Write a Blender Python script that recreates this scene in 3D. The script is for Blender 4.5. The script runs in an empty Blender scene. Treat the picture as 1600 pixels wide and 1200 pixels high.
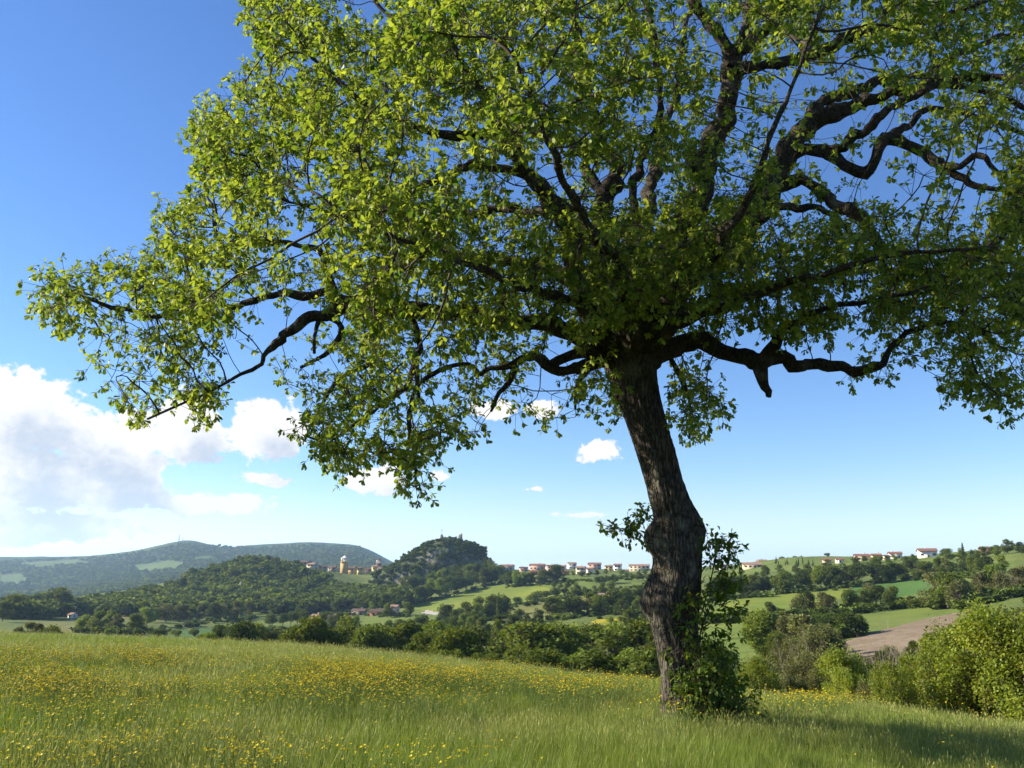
import bpy, math, random
import numpy as np
from mathutils import Vector, Matrix, Euler, kdtree, noise as mnoise

random.seed(7)
rng = np.random.default_rng(7)
SC = bpy.context.scene
COL = SC.collection
R = math.radians

# ---------------------------------------------------------------- camera
FPX, CX, CY, PITCH = 1300.0, 800.0, 600.0, R(13.2)
EYE = np.array([0.0, 0.0, 1.62])
cam_d = bpy.data.cameras.new('camera')
cam_d.sensor_fit = 'HORIZONTAL'
cam_d.sensor_width = 36.0
cam_d.lens = 36.0 * FPX / 1600.0
cam_d.clip_start = 0.1
cam_d.clip_end = 40000
cam = bpy.data.objects.new('camera', cam_d)
COL.objects.link(cam)
cam.location = EYE
cam.rotation_euler = (R(90) + PITCH, 0, 0)
SC.camera = cam

# ---------------------------------------------------------------- sun and sky
SUN_AZ, SUN_EL = R(-80), R(26)
SUNV = Vector((math.sin(SUN_AZ) * math.cos(SUN_EL), math.cos(SUN_AZ) * math.cos(SUN_EL), math.sin(SUN_EL)))
sun_d = bpy.data.lights.new('sun', 'SUN')
sun_d.energy = 5.0
sun_d.angle = R(0.53)
sun_d.color = (1.0, 0.90, 0.74)
sun = bpy.data.objects.new('sun', sun_d)
COL.objects.link(sun)
sun.rotation_euler = SUNV.to_track_quat('Z', 'Y').to_euler()

SC.view_settings.view_transform = 'Standard'
SC.view_settings.look = 'None'
SC.view_settings.exposure = 1.2
SC.view_settings.gamma = 1.0
SC.view_settings.use_curve_mapping = False
cy = SC.cycles
cy.use_denoising = True
cy.max_bounces = 6
cy.diffuse_bounces = 3
cy.glossy_bounces = 2
cy.transmission_bounces = 4
cy.transparent_max_bounces = 6
cy.volume_bounces = 0
cy.use_adaptive_sampling = True
cy.adaptive_threshold = 0.02


class NT:
    """small helper to wire shader nodes"""
    def __init__(s, tree):
        s.t = tree

    def n(s, typ, **kw):
        nd = s.t.nodes.new(typ)
        for k, v in kw.items():
            setattr(nd, k, v)
        return nd

    def put(s, sock, v):
        if hasattr(v, 'is_linked') or hasattr(v, 'links'):
            s.t.links.new(v, sock)
        elif v is not None:
            sock.default_value = v

    def m(s, op, a, b=None, c=None, clamp=False):
        nd = s.n('ShaderNodeMath', operation=op)
        nd.use_clamp = clamp
        s.put(nd.inputs[0], a)
        s.put(nd.inputs[1], b)
        s.put(nd.inputs[2], c)
        return nd.outputs[0]

    def vm(s, op, a, b=None):
        nd = s.n('ShaderNodeVectorMath', operation=op)
        s.put(nd.inputs[0], a)
        if b is not None:
            s.put(nd.inputs[1], b)
        return nd.outputs['Value'] if op in ('LENGTH', 'DISTANCE', 'DOT_PRODUCT') else nd.outputs[0]

    def mix(s, f, a, b):
        nd = s.n('ShaderNodeMix', data_type='RGBA')
        s.put(nd.inputs[0], f)
        s.put(nd.inputs[6], a)
        s.put(nd.inputs[7], b)
        return nd.outputs[2]

    def noise(s, vec, scale, detail=4, rough=.55, dist=0.0):
        nd = s.n('ShaderNodeTexNoise')
        if vec is not None:
            s.put(nd.inputs['Vector'], vec)
        nd.inputs['Scale'].default_value = scale
        nd.inputs['Detail'].default_value = detail
        nd.inputs['Roughness'].default_value = rough
        nd.inputs['Distortion'].default_value = dist
        return nd.outputs['Fac']

    def ss(s, v, lo, hi, a=0.0, b=1.0):
        nd = s.n('ShaderNodeMapRange', interpolation_type='SMOOTHSTEP')
        s.put(nd.inputs[0], v)
        nd.inputs[1].default_value = lo
        nd.inputs[2].default_value = hi
        nd.inputs[3].default_value = a
        nd.inputs[4].default_value = b
        return nd.outputs[0]

    def lin(s, v, lo, hi, a=0.0, b=1.0):
        nd = s.n('ShaderNodeMapRange')
        s.put(nd.inputs[0], v)
        nd.inputs[1].default_value = lo
        nd.inputs[2].default_value = hi
        nd.inputs[3].default_value = a
        nd.inputs[4].default_value = b
        return nd.outputs[0]


def pix_ang(px, py):
    """azimuth and elevation (degrees) of a pixel of the photograph"""
    a, b = (px - CX) / FPX, (CY - py) / FPX
    x, y, z = a, math.cos(PITCH) - b * math.sin(PITCH), math.sin(PITCH) + b * math.cos(PITCH)
    return math.degrees(math.atan2(x, y)), math.degrees(math.atan2(z, math.hypot(x, y)))


world = bpy.data.worlds.new('World')
SC.world = world
world.use_nodes = True
wt = world.node_tree
wt.nodes.clear()
W = NT(wt)
sky = W.n('ShaderNodeTexSky', sky_type='NISHITA')
sky.sun_disc = False
sky.sun_elevation = SUN_EL
sky.sun_rotation = SUN_AZ
sky.altitude = 500
sky.air_density = 1.0
sky.dust_density = 0.0
sky.ozone_density = 3.0


def cloud_field_group(name, cheap):
    """billowing cloud density over (azimuth, elevation) in degrees"""
    g = bpy.data.node_groups.new(name, 'ShaderNodeTree')
    g.interface.new_socket('P', in_out='INPUT', socket_type='NodeSocketVector')
    g.interface.new_socket('F', in_out='OUTPUT', socket_type='NodeSocketFloat')
    G = NT(g)
    gi = G.n('NodeGroupInput')
    go = G.n('NodeGroupOutput')
    P = gi.outputs[0]
    sx = G.n('ShaderNodeSeparateXYZ')
    G.put(sx.inputs[0], P)
    az, el = sx.outputs[0], sx.outputs[1]
    vz = G.vm('MULTIPLY', P, (1, 1.25, 1))
    if cheap:      # scattered low cumulus round the rest of the horizon
        gen = G.noise(vz, .055, 2, .5)
        band = G.m('MULTIPLY', G.m('MULTIPLY', G.ss(el, 1.5, 6, 0, 1), G.ss(el, 8, 17, 1, 0)), G.ss(G.m('ABSOLUTE', az), 47, 58))
        f = G.m('SUBTRACT', G.m('MULTIPLY', G.m('MULTIPLY', G.m('SUBTRACT', gen, .38), 3.4), band), G.m('SUBTRACT', 1.0, band))
    else:          # cumulus banks: pixel centre, half sizes in pixels, weight
        E = [(20, 650, 150, 95, 1.2), (150, 692, 165, 85, 1.15), (290, 672, 110, 68, 1.1), (415, 670, 92, 64, 1.25),
             (60, 752, 190, 66, 1.25), (190, 765, 105, 44, 1.15), (330, 787, 110, 25, 1.0), (70, 822, 170, 38, 1.05),
             (405, 748, 60, 15, .7), (600, 748, 62, 33, 1.05), (690, 745, 46, 20, .75), (770, 640, 52, 22, .85),
             (850, 638, 42, 20, .7), (930, 710, 62, 27, .8), (915, 804, 80, 9, .6), (838, 764, 20, 6, .5),
             (-150, 640, 170, 110, 1.1)]
        f = None
        for (x, y, rx, ry, w) in E:
            a0, e0 = pix_ang(x, y)
            ax = abs(pix_ang(x + rx, y)[0] - a0)
            ey = abs(pix_ang(x, y - ry)[1] - e0)
            d = G.vm('MULTIPLY', G.vm('SUBTRACT', P, (a0, e0, 0)), (1 / ax, 1 / ey, 0))
            v = G.m('MULTIPLY', G.m('SUBTRACT', 1.0, G.vm('LENGTH', d)), w)
            f = v if f is None else G.m('SMOOTH_MAX', f, v, .12)
    n1 = G.noise(vz, .20, 7, .58, .25)
    vo = G.n('ShaderNodeTexVoronoi', feature='SMOOTH_F1')
    G.put(vo.inputs['Vector'], vz)
    vo.inputs['Scale'].default_value = .42
    vo.inputs['Smoothness'].default_value = .5
    vo.inputs['Detail'].default_value = 2
    t = G.m('ADD', G.m('MULTIPLY', G.m('SUBTRACT', n1, .5), 1.7), G.m('MULTIPLY', G.m('SUBTRACT', .55, vo.outputs['Distance']), .42))
    n3 = G.noise(vz, 1.1, 7, .62, .4)
    t = G.m('ADD', t, G.m('MULTIPLY', G.m('SUBTRACT', n3, .5), .95))
    G.put(go.inputs[0], G.m('ADD', f, t))
    return g


skyc = W.n('ShaderNodeHueSaturation')
skyc.inputs['Saturation'].default_value = 1.18
skyc.inputs['Hue'].default_value = .510
W.put(skyc.inputs['Color'], sky.outputs[0])
SKY_STR = .090
# pale blue instead of yellow where the air thickens over the whole horizon
wtc = W.n('ShaderNodeTexCoord')
wsp = W.n('ShaderNodeSeparateXYZ')
W.put(wsp.inputs[0], wtc.outputs['Generated'])
bw = W.n('ShaderNodeRGBToBW')
W.put(bw.inputs[0], sky.outputs[0])
pale = W.vm('SCALE', (.80, .97, 1.16))
W.put(pale.node.inputs['Scale'], bw.outputs[0])
skymix = W.mix(W.ss(wsp.outputs[2], .0, .14, .75, 0), skyc.outputs[0], pale)
bg1 = W.n('ShaderNodeBackground')
W.put(bg1.inputs[0], skymix)
bg1.inputs[1].default_value = SKY_STR
wo = W.n('ShaderNodeOutputWorld')
wt.links.new(bg1.outputs[0], wo.inputs[0])
world.cycles.sampling_method = 'MANUAL'
world.cycles.sample_map_resolution = 256


def cloud_material(name, cheap):
    """cumulus on the far dome of the sky: clear where there is no cloud"""
    m = bpy.data.materials.new(name)
    m.use_nodes = True
    m.node_tree.nodes.clear()
    N = NT(m.node_tree)
    geo = N.n('ShaderNodeNewGeometry')
    d = N.vm('NORMALIZE', N.vm('SUBTRACT', geo.outputs['Position'], tuple(EYE)))
    sp = N.n('ShaderNodeSeparateXYZ')
    N.put(sp.inputs[0], d)
    azd = N.m('MULTIPLY', N.m('ARCTAN2', sp.outputs[0], sp.outputs[1]), 57.29578)
    eld = N.m('MULTIPLY', N.m('ARCSINE', sp.outputs[2]), 57.29578)
    cb = N.n('ShaderNodeCombineXYZ')
    N.put(cb.inputs[0], azd)
    N.put(cb.inputs[1], eld)
    g = cloud_field_group(name, cheap)

    def cf(off):
        nd = N.n('ShaderNodeGroup')
        nd.node_tree = g
        N.put(nd.inputs[0], N.vm('ADD', cb.outputs[0], off) if off else cb.outputs[0])
        return nd.outputs[0]
    F0, F1, F2 = cf(None), cf((-.7, 1.0, 0)), cf((-1.9, 2.6, 0))
    cover = N.ss(F0, .08, .27)
    # light through the bank from the sun's side: thick cloud above and sunward leaves it grey
    dens = N.m('ADD', N.m('MULTIPLY', N.m('MAXIMUM', F1, 0), .6), N.m('MULTIPLY', N.m('MAXIMUM', F2, 0), .7))
    lit = N.ss(dens, .12, 1.05, 1, 0)
    ccol = N.mix(lit, (.57, .63, .74, 1), (1.0, .97, .93, 1))
    hz = N.ss(eld, 0.5, 7, .35, 0)          # low clouds melt into the pale air
    em = N.n('ShaderNodeEmission')
    N.put(em.inputs[0], ccol)
    em.inputs[1].default_value = .49
    tr = N.n('ShaderNodeBsdfTransparent')
    mx = N.n('ShaderNodeMixShader')
    N.put(mx.inputs[0], N.m('MULTIPLY', N.m('MULTIPLY', cover, N.ss(eld, -.5, 1.5)), N.m('SUBTRACT', .97, hz)))
    m.node_tree.links.new(tr.outputs[0], mx.inputs[1])
    m.node_tree.links.new(em.outputs[0], mx.inputs[2])
    o = N.n('ShaderNodeOutputMaterial')
    m.node_tree.links.new(mx.outputs[0], o.inputs[0])
    m.cycles.emission_sampling = 'NONE'
    return m


def sky_band():
    """the low belt of the sky dome, 20 km out, that carries the clouds"""
    Rd, els = 20000.0, np.radians(np.linspace(-.5, 21, 12))
    azs = np.radians(np.linspace(-180, 180, 181))
    A, E_ = np.meshgrid(azs[:-1], els)
    V = np.stack([np.sin(A) * np.cos(E_), np.cos(A) * np.cos(E_), np.sin(E_)], -1).reshape(-1, 3) * Rd
    n = 180
    me = bpy.data.meshes.new('sky')
    fs, mi = [], []
    for i in range(len(els) - 1):
        for j in range(n):
            k = (j + 1) % n
            if 15 < math.degrees(azs[j]) + 1 < 47:
                continue                       # clear sky there
            fs.append((i * n + j, i * n + k, (i + 1) * n + k, (i + 1) * n + j))
            mi.append(0 if -47 < math.degrees(azs[j]) + 1 < 15 else 1)
    me.from_pydata(V.tolist(), [], fs)
    me.materials.append(cloud_material('cumulus', False))
    me.materials.append(cloud_material('scattered_cumulus', True))
    me.polygons.foreach_set('material_index', mi)
    o = bpy.data.objects.new('sky', me)
    COL.objects.link(o)
    o['kind'] = 'structure'


sky_band()

# ---------------------------------------------------------------- helpers
def tag(o, label=None, cat=None, group=None, kind=None):
    if label: o['label'] = label
    if cat: o['category'] = cat
    if group: o['group'] = group
    if kind: o['kind'] = kind
    return o


def mesh_np(name, V, F, smooth=False, attrs=None):
    """mesh from numpy arrays; F is (n,3) or (n,4) or a list of such arrays"""
    me = bpy.data.meshes.new(name)
    Fs = F if isinstance(F, list) else [F]
    Fs = [np.asarray(f, dtype=np.int32) for f in Fs if len(f)]
    V = np.asarray(V, dtype=np.float32)
    me.vertices.add(len(V))
    me.vertices.foreach_set('co', V.ravel())
    nl = sum(f.size for f in Fs)
    npoly = sum(len(f) for f in Fs)
    me.loops.add(nl)
    me.loops.foreach_set('vertex_index', np.concatenate([f.ravel() for f in Fs]))
    me.polygons.add(npoly)
    tot = np.concatenate([np.full(len(f), f.shape[1], np.int32) for f in Fs])
    st = np.concatenate([[0], np.cumsum(tot)[:-1]]).astype(np.int32)
    me.polygons.foreach_set('loop_start', st)
    me.polygons.foreach_set('loop_total', tot)
    if smooth:
        me.polygons.foreach_set('use_smooth', np.ones(npoly, dtype=bool))
    for k, v in (attrs or {}).items():
        a = me.attributes.new(k, 'FLOAT', 'POINT')
        a.data.foreach_set('value', np.asarray(v, dtype=np.float32))
    me.update(calc_edges=True)
    return me


def obj(name, me, mat=None, parent=None, loc=None):
    o = bpy.data.objects.new(name, me)
    COL.objects.link(o)
    if mat is not None and me is not None and len(me.materials) == 0:
        me.materials.append(mat)
    if parent is not None:
        o.parent = parent
    if loc is not None:
        o.location = loc
    return o


def empty(name, loc=(0, 0, 0), rz=0.0, scale=None):
    o = bpy.data.objects.new(name, None)
    COL.objects.link(o)
    o.empty_display_size = .2
    o.location = loc
    o.rotation_euler = (0, 0, rz)
    if scale is not None:
        o.scale = scale
    return o


class MB:
    """collects simple shapes into one mesh"""
    def __init__(s):
        s.v, s.q, s.t = [], [], []

    def box(s, x0, x1, y0, y1, z0, z1):
        b = len(s.v)
        s.v += [(x0, y0, z0), (x1, y0, z0), (x1, y1, z0), (x0, y1, z0), (x0, y0, z1), (x1, y0, z1), (x1, y1, z1), (x0, y1, z1)]
        s.q += [(b, b + 3, b + 2, b + 1), (b + 4, b + 5, b + 6, b + 7), (b, b + 1, b + 5, b + 4), (b + 1, b + 2, b + 6, b + 5), (b + 2, b + 3, b + 7, b + 6), (b + 3, b, b + 4, b + 7)]
        return s

    def poly(s, pts):
        b = len(s.v)
        s.v += pts
        (s.q if len(pts) == 4 else s.t).append(tuple(range(b, b + len(pts))))
        return s

    def mesh(s, name, smooth=False):
        F = []
        if s.q: F.append(np.array(s.q))
        if s.t: F.append(np.array(s.t))
        return mesh_np(name, np.array(s.v), F, smooth)


def tube_np(pts, rad, sides=8, bump=0.0, cap=True, seed=0):
    """tapered tube along pts (n,3) with radii rad (n)"""
    pts = np.asarray(pts, float)
    n = len(pts)
    T = np.gradient(pts, axis=0)
    T /= np.maximum(np.linalg.norm(T, axis=1), 1e-9)[:, None]
    ref = np.array([0.13, -.97, .21])
    ref /= np.linalg.norm(ref)
    A = np.cross(T, ref)
    bad = np.linalg.norm(A, axis=1) < .15
    A[bad] = np.cross(T[bad], [1, 0, 0.01])
    A /= np.linalg.norm(A, axis=1)[:, None]
    for i in range(1, n):           # keep the frame from spinning
        a = A[i - 1] - T[i] * np.dot(A[i - 1], T[i])
        l = np.linalg.norm(a)
        if l > 1e-4:
            A[i] = a / l
    B = np.cross(T, A)
    th = np.arange(sides) * 2 * math.pi / sides
    rr = np.asarray(rad, float)[:, None] * np.ones(sides)[None, :]
    if bump:
        r2 = np.random.default_rng(seed)
        ph = r2.random(6) * 6.28
        s = np.linspace(0, n * .35, n)[:, None]
        rr = rr * (1 + bump * (np.sin(3 * th + ph[0] + s * .9) * .5 + np.sin(2 * th + ph[1] - s * .6) * .6 + np.sin(s * 2.1 + ph[2]) * .7 + np.sin(5 * th + ph[3] + s * 2.7) * .35))
    V = pts[:, None, :] + rr[..., None] * (np.cos(th)[None, :, None] * A[:, None, :] + np.sin(th)[None, :, None] * B[:, None, :])
    V = V.reshape(-1, 3)
    i = np.arange(n - 1)[:, None] * sides
    j = np.arange(sides)[None, :]
    k = (j + 1) % sides
    Q = np.stack([i + j, i + k, i + sides + k, i + sides + j], -1).reshape(-1, 4)
    Fs = [Q]
    if cap:
        V = np.concatenate([V, pts[-1:] + T[-1:] * rad[-1] * .4])
        e = (n - 1) * sides
        Fs.append(np.stack([e + np.arange(sides), e + (np.arange(sides) + 1) % sides, np.full(sides, len(V) - 1)], -1))
    return V, Fs


class Acc:
    """joins many numpy pieces into one mesh"""
    def __init__(s):
        s.V, s.F3, s.F4, s.n, s.at = [], [], [], 0, []

    def add(s, V, Fs, at=None):
        for f in (Fs if isinstance(Fs, list) else [Fs]):
            if len(f):
                (s.F4 if f.shape[1] == 4 else s.F3).append(np.asarray(f) + s.n)
        s.V.append(V)
        s.n += len(V)
        if at is not None:
            s.at.append(at)

    def mesh(s, name, smooth=False, attr=None):
        F = []
        if s.F4: F.append(np.concatenate(s.F4))
        if s.F3: F.append(np.concatenate(s.F3))
        return mesh_np(name, np.concatenate(s.V), F, smooth, {attr: np.concatenate(s.at)} if attr else None)


def catmull(P, n):
    """smooth curve through the rows of P, n samples"""
    P = np.asarray(P, float)
    Q = np.vstack([2 * P[0] - P[1], P, 2 * P[-1] - P[-2]])
    out = []
    t = np.linspace(0, len(P) - 1 - 1e-6, n)
    for u in t:
        i = int(u)
        f = u - i
        a, b, c, d = Q[i], Q[i + 1], Q[i + 2], Q[i + 3]
        out.append(.5 * ((2 * b) + (c - a) * f + (2 * a - 5 * b + 4 * c - d) * f * f + (3 * b - a - 3 * c + d) * f ** 3))
    return np.array(out)


# ---------------------------------------------------------------- materials
def new_mat(name):
    m = bpy.data.materials.new(name)
    m.use_nodes = True
    m.node_tree.nodes.clear()
    return m, NT(m.node_tree)


def finish(m, N, surf, disp=None):
    o = N.n('ShaderNodeOutputMaterial')
    m.node_tree.links.new(surf, o.inputs[0])
    return m


def principled(N, col, rough=.8, normal=None, spec=.3):
    p = N.n('ShaderNodeBsdfPrincipled')
    N.put(p.inputs['Base Color'], col)
    N.put(p.inputs['Roughness'], rough)
    p.inputs['Specular IOR Level'].default_value = spec
    if normal is not None:
        N.put(p.inputs['Normal'], normal)
    return p.outputs[0]


def bump(N, h, dist, strength=1.0):
    b = N.n('ShaderNodeBump')
    b.inputs['Strength'].default_value = strength
    b.inputs['Distance'].default_value = dist
    N.put(b.inputs['Height'], h)
    return b.outputs[0]


def mat_plain(name, c1, c2=None, scale=3.0, rough=.85, bd=0.0, spec=.25):
    m, N = new_mat(name)
    tcn = N.n('ShaderNodeTexCoord')
    nz = N.noise(tcn.outputs['Object'], scale, 5)
    col = N.mix(N.ss(nz, .3, .7), c1 + (1,), (c2 or tuple(x * .75 for x in c1)) + (1,))
    return finish(m, N, principled(N, col, rough, bump(N, nz, bd) if bd else None, spec))


def mat_leaf(name, dark, light, trans=.45, attr='tint', vary=.0, rough=.5, translucent=None, spec=.2):
    """leaf: diffuse and glossy upper side, light coming through; tint 0..1 picks between two greens"""
    m, N = new_mat(name)
    at = N.n('ShaderNodeAttribute', attribute_name=attr)
    oi = N.n('ShaderNodeObjectInfo')
    t = at.outputs['Fac']
    if vary:
        t = N.m('ADD', t, N.m('MULTIPLY', N.m('SUBTRACT', oi.outputs['Random'], .5), vary), clamp=True)
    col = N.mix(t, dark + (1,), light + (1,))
    hs = N.n('ShaderNodeHueSaturation')
    N.put(hs.inputs['Color'], col)
    if vary:
        N.put(hs.inputs['Hue'], N.m('ADD', .5, N.m('MULTIPLY', N.m('SUBTRACT', oi.outputs['Random'], .5), .05 * vary)))
        r2 = N.m('FRACT', N.m('MULTIPLY', oi.outputs['Random'], 17.3))
        N.put(hs.inputs['Value'], N.m('ADD', 1 - .3 * vary, N.m('MULTIPLY', r2, .6 * vary)))
    col = hs.outputs[0]
    p = principled(N, col, rough, None, spec if rough < .56 else .06)
    tr = N.n('ShaderNodeBsdfTranslucent')
    tcol = N.n('ShaderNodeMix', data_type='RGBA', blend_type='MULTIPLY')
    tcol.inputs[0].default_value = 1
    N.put(tcol.inputs[6], col)
    tcol.inputs[7].default_value = translucent or (1.5, 1.35, .5, 1)
    N.put(tr.inputs[0], tcol.outputs[2])
    mx = N.n('ShaderNodeMixShader')
    mx.inputs[0].default_value = trans
    m.node_tree.links.new(p, mx.inputs[1])
    m.node_tree.links.new(tr.outputs[0], mx.inputs[2])
    return finish(m, N, mx.outputs[0])


def mat_bark(name, c1, c2, ridge=True, scale=1.0, lichen=(.25, .24, .17)):
    m, N = new_mat(name)
    tcn = N.n('ShaderNodeTexCoord')
    mp = N.n('ShaderNodeMapping')
    N.put(mp.inputs[0], tcn.outputs['Object'])
    mp.inputs['Scale'].default_value = (1, 1, .16)
    vo = N.n('ShaderNodeTexVoronoi', feature='DISTANCE_TO_EDGE')
    wob = N.noise(tcn.outputs['Object'], 5 * scale, 3)
    N.put(vo.inputs['Vector'], N.vm('ADD', mp.outputs[0], N.vm('SCALE', (0, 0, 0))))
    dv = N.n('ShaderNodeVectorMath', operation='MULTIPLY_ADD')
    N.put(dv.inputs[0], wob)
    dv.inputs[1].default_value = (.10, .10, .05)
    N.put(dv.inputs[2], mp.outputs[0])
    N.put(vo.inputs['Vector'], dv.outputs[0])
    vo.inputs['Scale'].default_value = 21 * scale
    crack = N.ss(vo.outputs['Distance'], 0.0, .22)
    nz = N.noise(tcn.outputs['Object'], 14 * scale, 6, .65)
    col = N.mix(crack, tuple(x * .35 for x in c1) + (1,), c1 + (1,))
    col = N.mix(N.m('MULTIPLY', N.ss(nz, .45, .75), .7), col, c2 + (1,))
    pat = N.noise(tcn.outputs['Object'], 2.2 * scale, 4, .6)
    col = N.mix(N.m('MULTIPLY', N.ss(pat, .52, .72), .45), col, lichen + (1,))
    h = N.m('ADD', N.m('MULTIPLY', crack, .7), N.m('MULTIPLY', nz, .5))
    return finish(m, N, principled(N, col, .92, bump(N, h, .035 / scale, 1.0), .15))


# ---------------------------------------------------------------- the lie of the land
def slope_of_row(py):
    b = (CY - py) / FPX
    return (math.sin(PITCH) + b * math.cos(PITCH)) / (math.cos(PITCH) - b * math.sin(PITCH))


def pt(px, py, D):
    """point at forward distance D seen at a pixel"""
    a, b = (px - CX) / FPX, (CY - py) / FPX
    d = np.array([a, math.cos(PITCH) - b * math.sin(PITCH), math.sin(PITCH) + b * math.cos(PITCH)])
    return EYE + d / d[1] * D


def u_of(px, py=950):
    b = (CY - py) / FPX
    return (px - CX) / FPX / (math.cos(PITCH) - b * math.sin(PITCH))


# column: pixel, crest row of the meadow, crest distance, then (distance, row) of the country beyond
COLS = [
    (-500, 975, 60, [(160, 1010), (300, 985), (450, 970), (800, 935), (1500, 950), (2500, 930), (3500, 888), (4200, 874), (6500, 890)]),
    (0, 990, 55, [(150, 1012), (300, 986), (450, 973), (800, 938), (1500, 950), (2500, 930), (3400, 886), (4100, 870), (6500, 890)]),
    (110, 994, 52, [(150, 1014), (300, 990), (450, 975), (650, 955), (850, 935), (1500, 942), (2500, 920), (3400, 884), (4100, 869), (6500, 890)]),
    (200, 998, 51, [(150, 1016), (300, 994), (450, 978), (650, 950), (850, 922), (1500, 935), (2500, 908), (3300, 880), (4000, 863), (6500, 880)]),
    (290, 1002, 50, [(150, 1020), (300, 1000), (450, 985), (620, 958), (800, 930), (950, 903), (1500, 915), (2500, 895), (3300, 858), (4000, 842), (6500, 880)]),
    (335, 1005, 49, [(150, 1023), (300, 1002), (450, 986), (620, 957), (800, 926), (950, 892), (1450, 910), (2500, 893), (3300, 868), (4000, 859), (6500, 880)]),
    (385, 1008, 48, [(150, 1026), (300, 1003), (450, 986), (620, 956), (800, 920), (950, 877), (1400, 905), (2500, 890), (3400, 866), (4100, 853), (6500, 880)]),
    (480, 1013, 46, [(150, 1034), (260, 1012), (450, 985), (620, 958), (800, 925), (950, 888), (1400, 905), (2500, 888), (3400, 858), (4100, 847), (6500, 880)]),
    (560, 1020, 44, [(150, 1045), (260, 1018), (400, 988), (560, 968), (700, 946), (850, 922), (1000, 897), (1500, 905), (2500, 888), (3400, 862), (4100, 852), (6500, 880)]),
    (620, 1026, 42, [(150, 1050), (260, 1020), (400, 986), (560, 962), (700, 940), (850, 916), (1000, 893), (1500, 905), (2500, 900), (4100, 886), (6500, 890)]),
    (690, 1033, 41, [(150, 1053), (260, 1018), (400, 982), (560, 954), (700, 930), (820, 908), (920, 892), (1500, 905), (4100, 895), (6500, 896)]),
    (800, 1043, 37, [(150, 1058), (250, 1015), (400, 972), (560, 944), (700, 918), (850, 891), (950, 890), (1500, 903), (6500, 897)]),
    (900, 1054, 33, [(140, 1064), (240, 1010), (360, 968), (480, 946), (600, 924), (730, 902), (850, 891), (950, 890), (1500, 903), (6500, 897)]),
    (1010, 1066, 29, [(130, 1072), (240, 1002), (350, 962), (500, 932), (650, 906), (850, 890), (950, 889), (1500, 903), (6500, 897)]),
    (1150, 1084, 25, [(60, 1098), (100, 1078), (150, 1035), (220, 988), (300, 955), (450, 925), (600, 902), (760, 886), (900, 886), (1500, 902), (6500, 897)]),
    (1250, 1095, 24, [(50, 1108), (80, 1080), (120, 1040), (170, 1003), (250, 966), (350, 935), (500, 905), (600, 888), (700, 869), (850, 870), (1500, 902), (6500, 897)]),
    (1400, 1112, 22, [(40, 1122), (65, 1085), (100, 1036), (150, 992), (190, 974), (250, 955), (330, 935), (420, 912), (520, 890), (620, 873), (720, 872), (1500, 900), (6500, 897)]),
    (1500, 1124, 21, [(36, 1130), (55, 1088), (90, 1028), (130, 988), (180, 965), (250, 943), (350, 913), (450, 888), (560, 866), (660, 866), (1500, 900), (6500, 897)]),
    (1600, 1136, 20, [(32, 1142), (50, 1090), (80, 1035), (120, 992), (170, 955), (250, 915), (350, 883), (480, 853), (600, 854), (1500, 900), (6500, 897)]),
    (2000, 1175, 18, [(30, 1180), (45, 1110), (75, 1040), (120, 975), (180, 930), (260, 885), (380, 845), (520, 840), (1500, 900), (6500, 897)]),
]
LD = np.linspace(math.log(.5), math.log(9000), 420)
_tab, _cu = [], []
for (cpx, crow, cD, kn) in COLS:
    crow = crow + .33 / cD * FPX          # the grass on the brow hides this much
    sc_ = slope_of_row(crow)
    al = -sc_ - 2 * 1.62 / cD
    ds, zs = [], []
    for D in np.concatenate([np.geomspace(.5, cD, 24), [cD * 1.12, cD * 1.25]]):
        ds.append(D)
        zs.append(-al * D - 1.62 * (D / cD) ** 2)
    for D, row in kn:
        ds.append(D)
        zs.append(1.62 + D * slope_of_row(row))
    ds.append(12000)
    zs.append(zs[-1] - 20)
    ld, zs = np.log(ds), np.array(zs)
    h = np.diff(ld)                     # monotone cubic through the knots
    dl = np.diff(zs) / h
    mm = np.zeros(len(zs))
    for i in range(1, len(zs) - 1):
        if dl[i - 1] * dl[i] > 0:
            w1, w2 = 2 * h[i] + h[i - 1], h[i] + 2 * h[i - 1]
            mm[i] = (w1 + w2) / (w1 / dl[i - 1] + w2 / dl[i])
    mm[0], mm[-1] = dl[0], dl[-1]
    k = np.clip(np.searchsorted(ld, LD) - 1, 0, len(h) - 1)
    t = (LD - ld[k]) / h[k]
    z = (zs[k] * (1 + 2 * t) * (1 - t) ** 2 + h[k] * mm[k] * t * (1 - t) ** 2 + zs[k + 1] * t * t * (3 - 2 * t) + h[k] * mm[k + 1] * t * t * (t - 1))
    _tab.append(z)
    _cu.append(u_of(cpx))
_tab, _cu = np.array(_tab), np.array(_cu)
UU = np.linspace(_cu[0], _cu[-1], 420)
_T2 = np.stack([np.interp(UU, _cu, _tab[:, i]) for i in range(len(LD))], 1)
_k = np.exp(-.5 * (np.arange(-14, 15) / 2.6) ** 2)
_k /= _k.sum()
_pad = np.pad(_T2, ((14, 14), (0, 0)), mode='edge')
_T2 = sum(_k[i] * _pad[i:i + len(UU)] for i in range(29))


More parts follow.
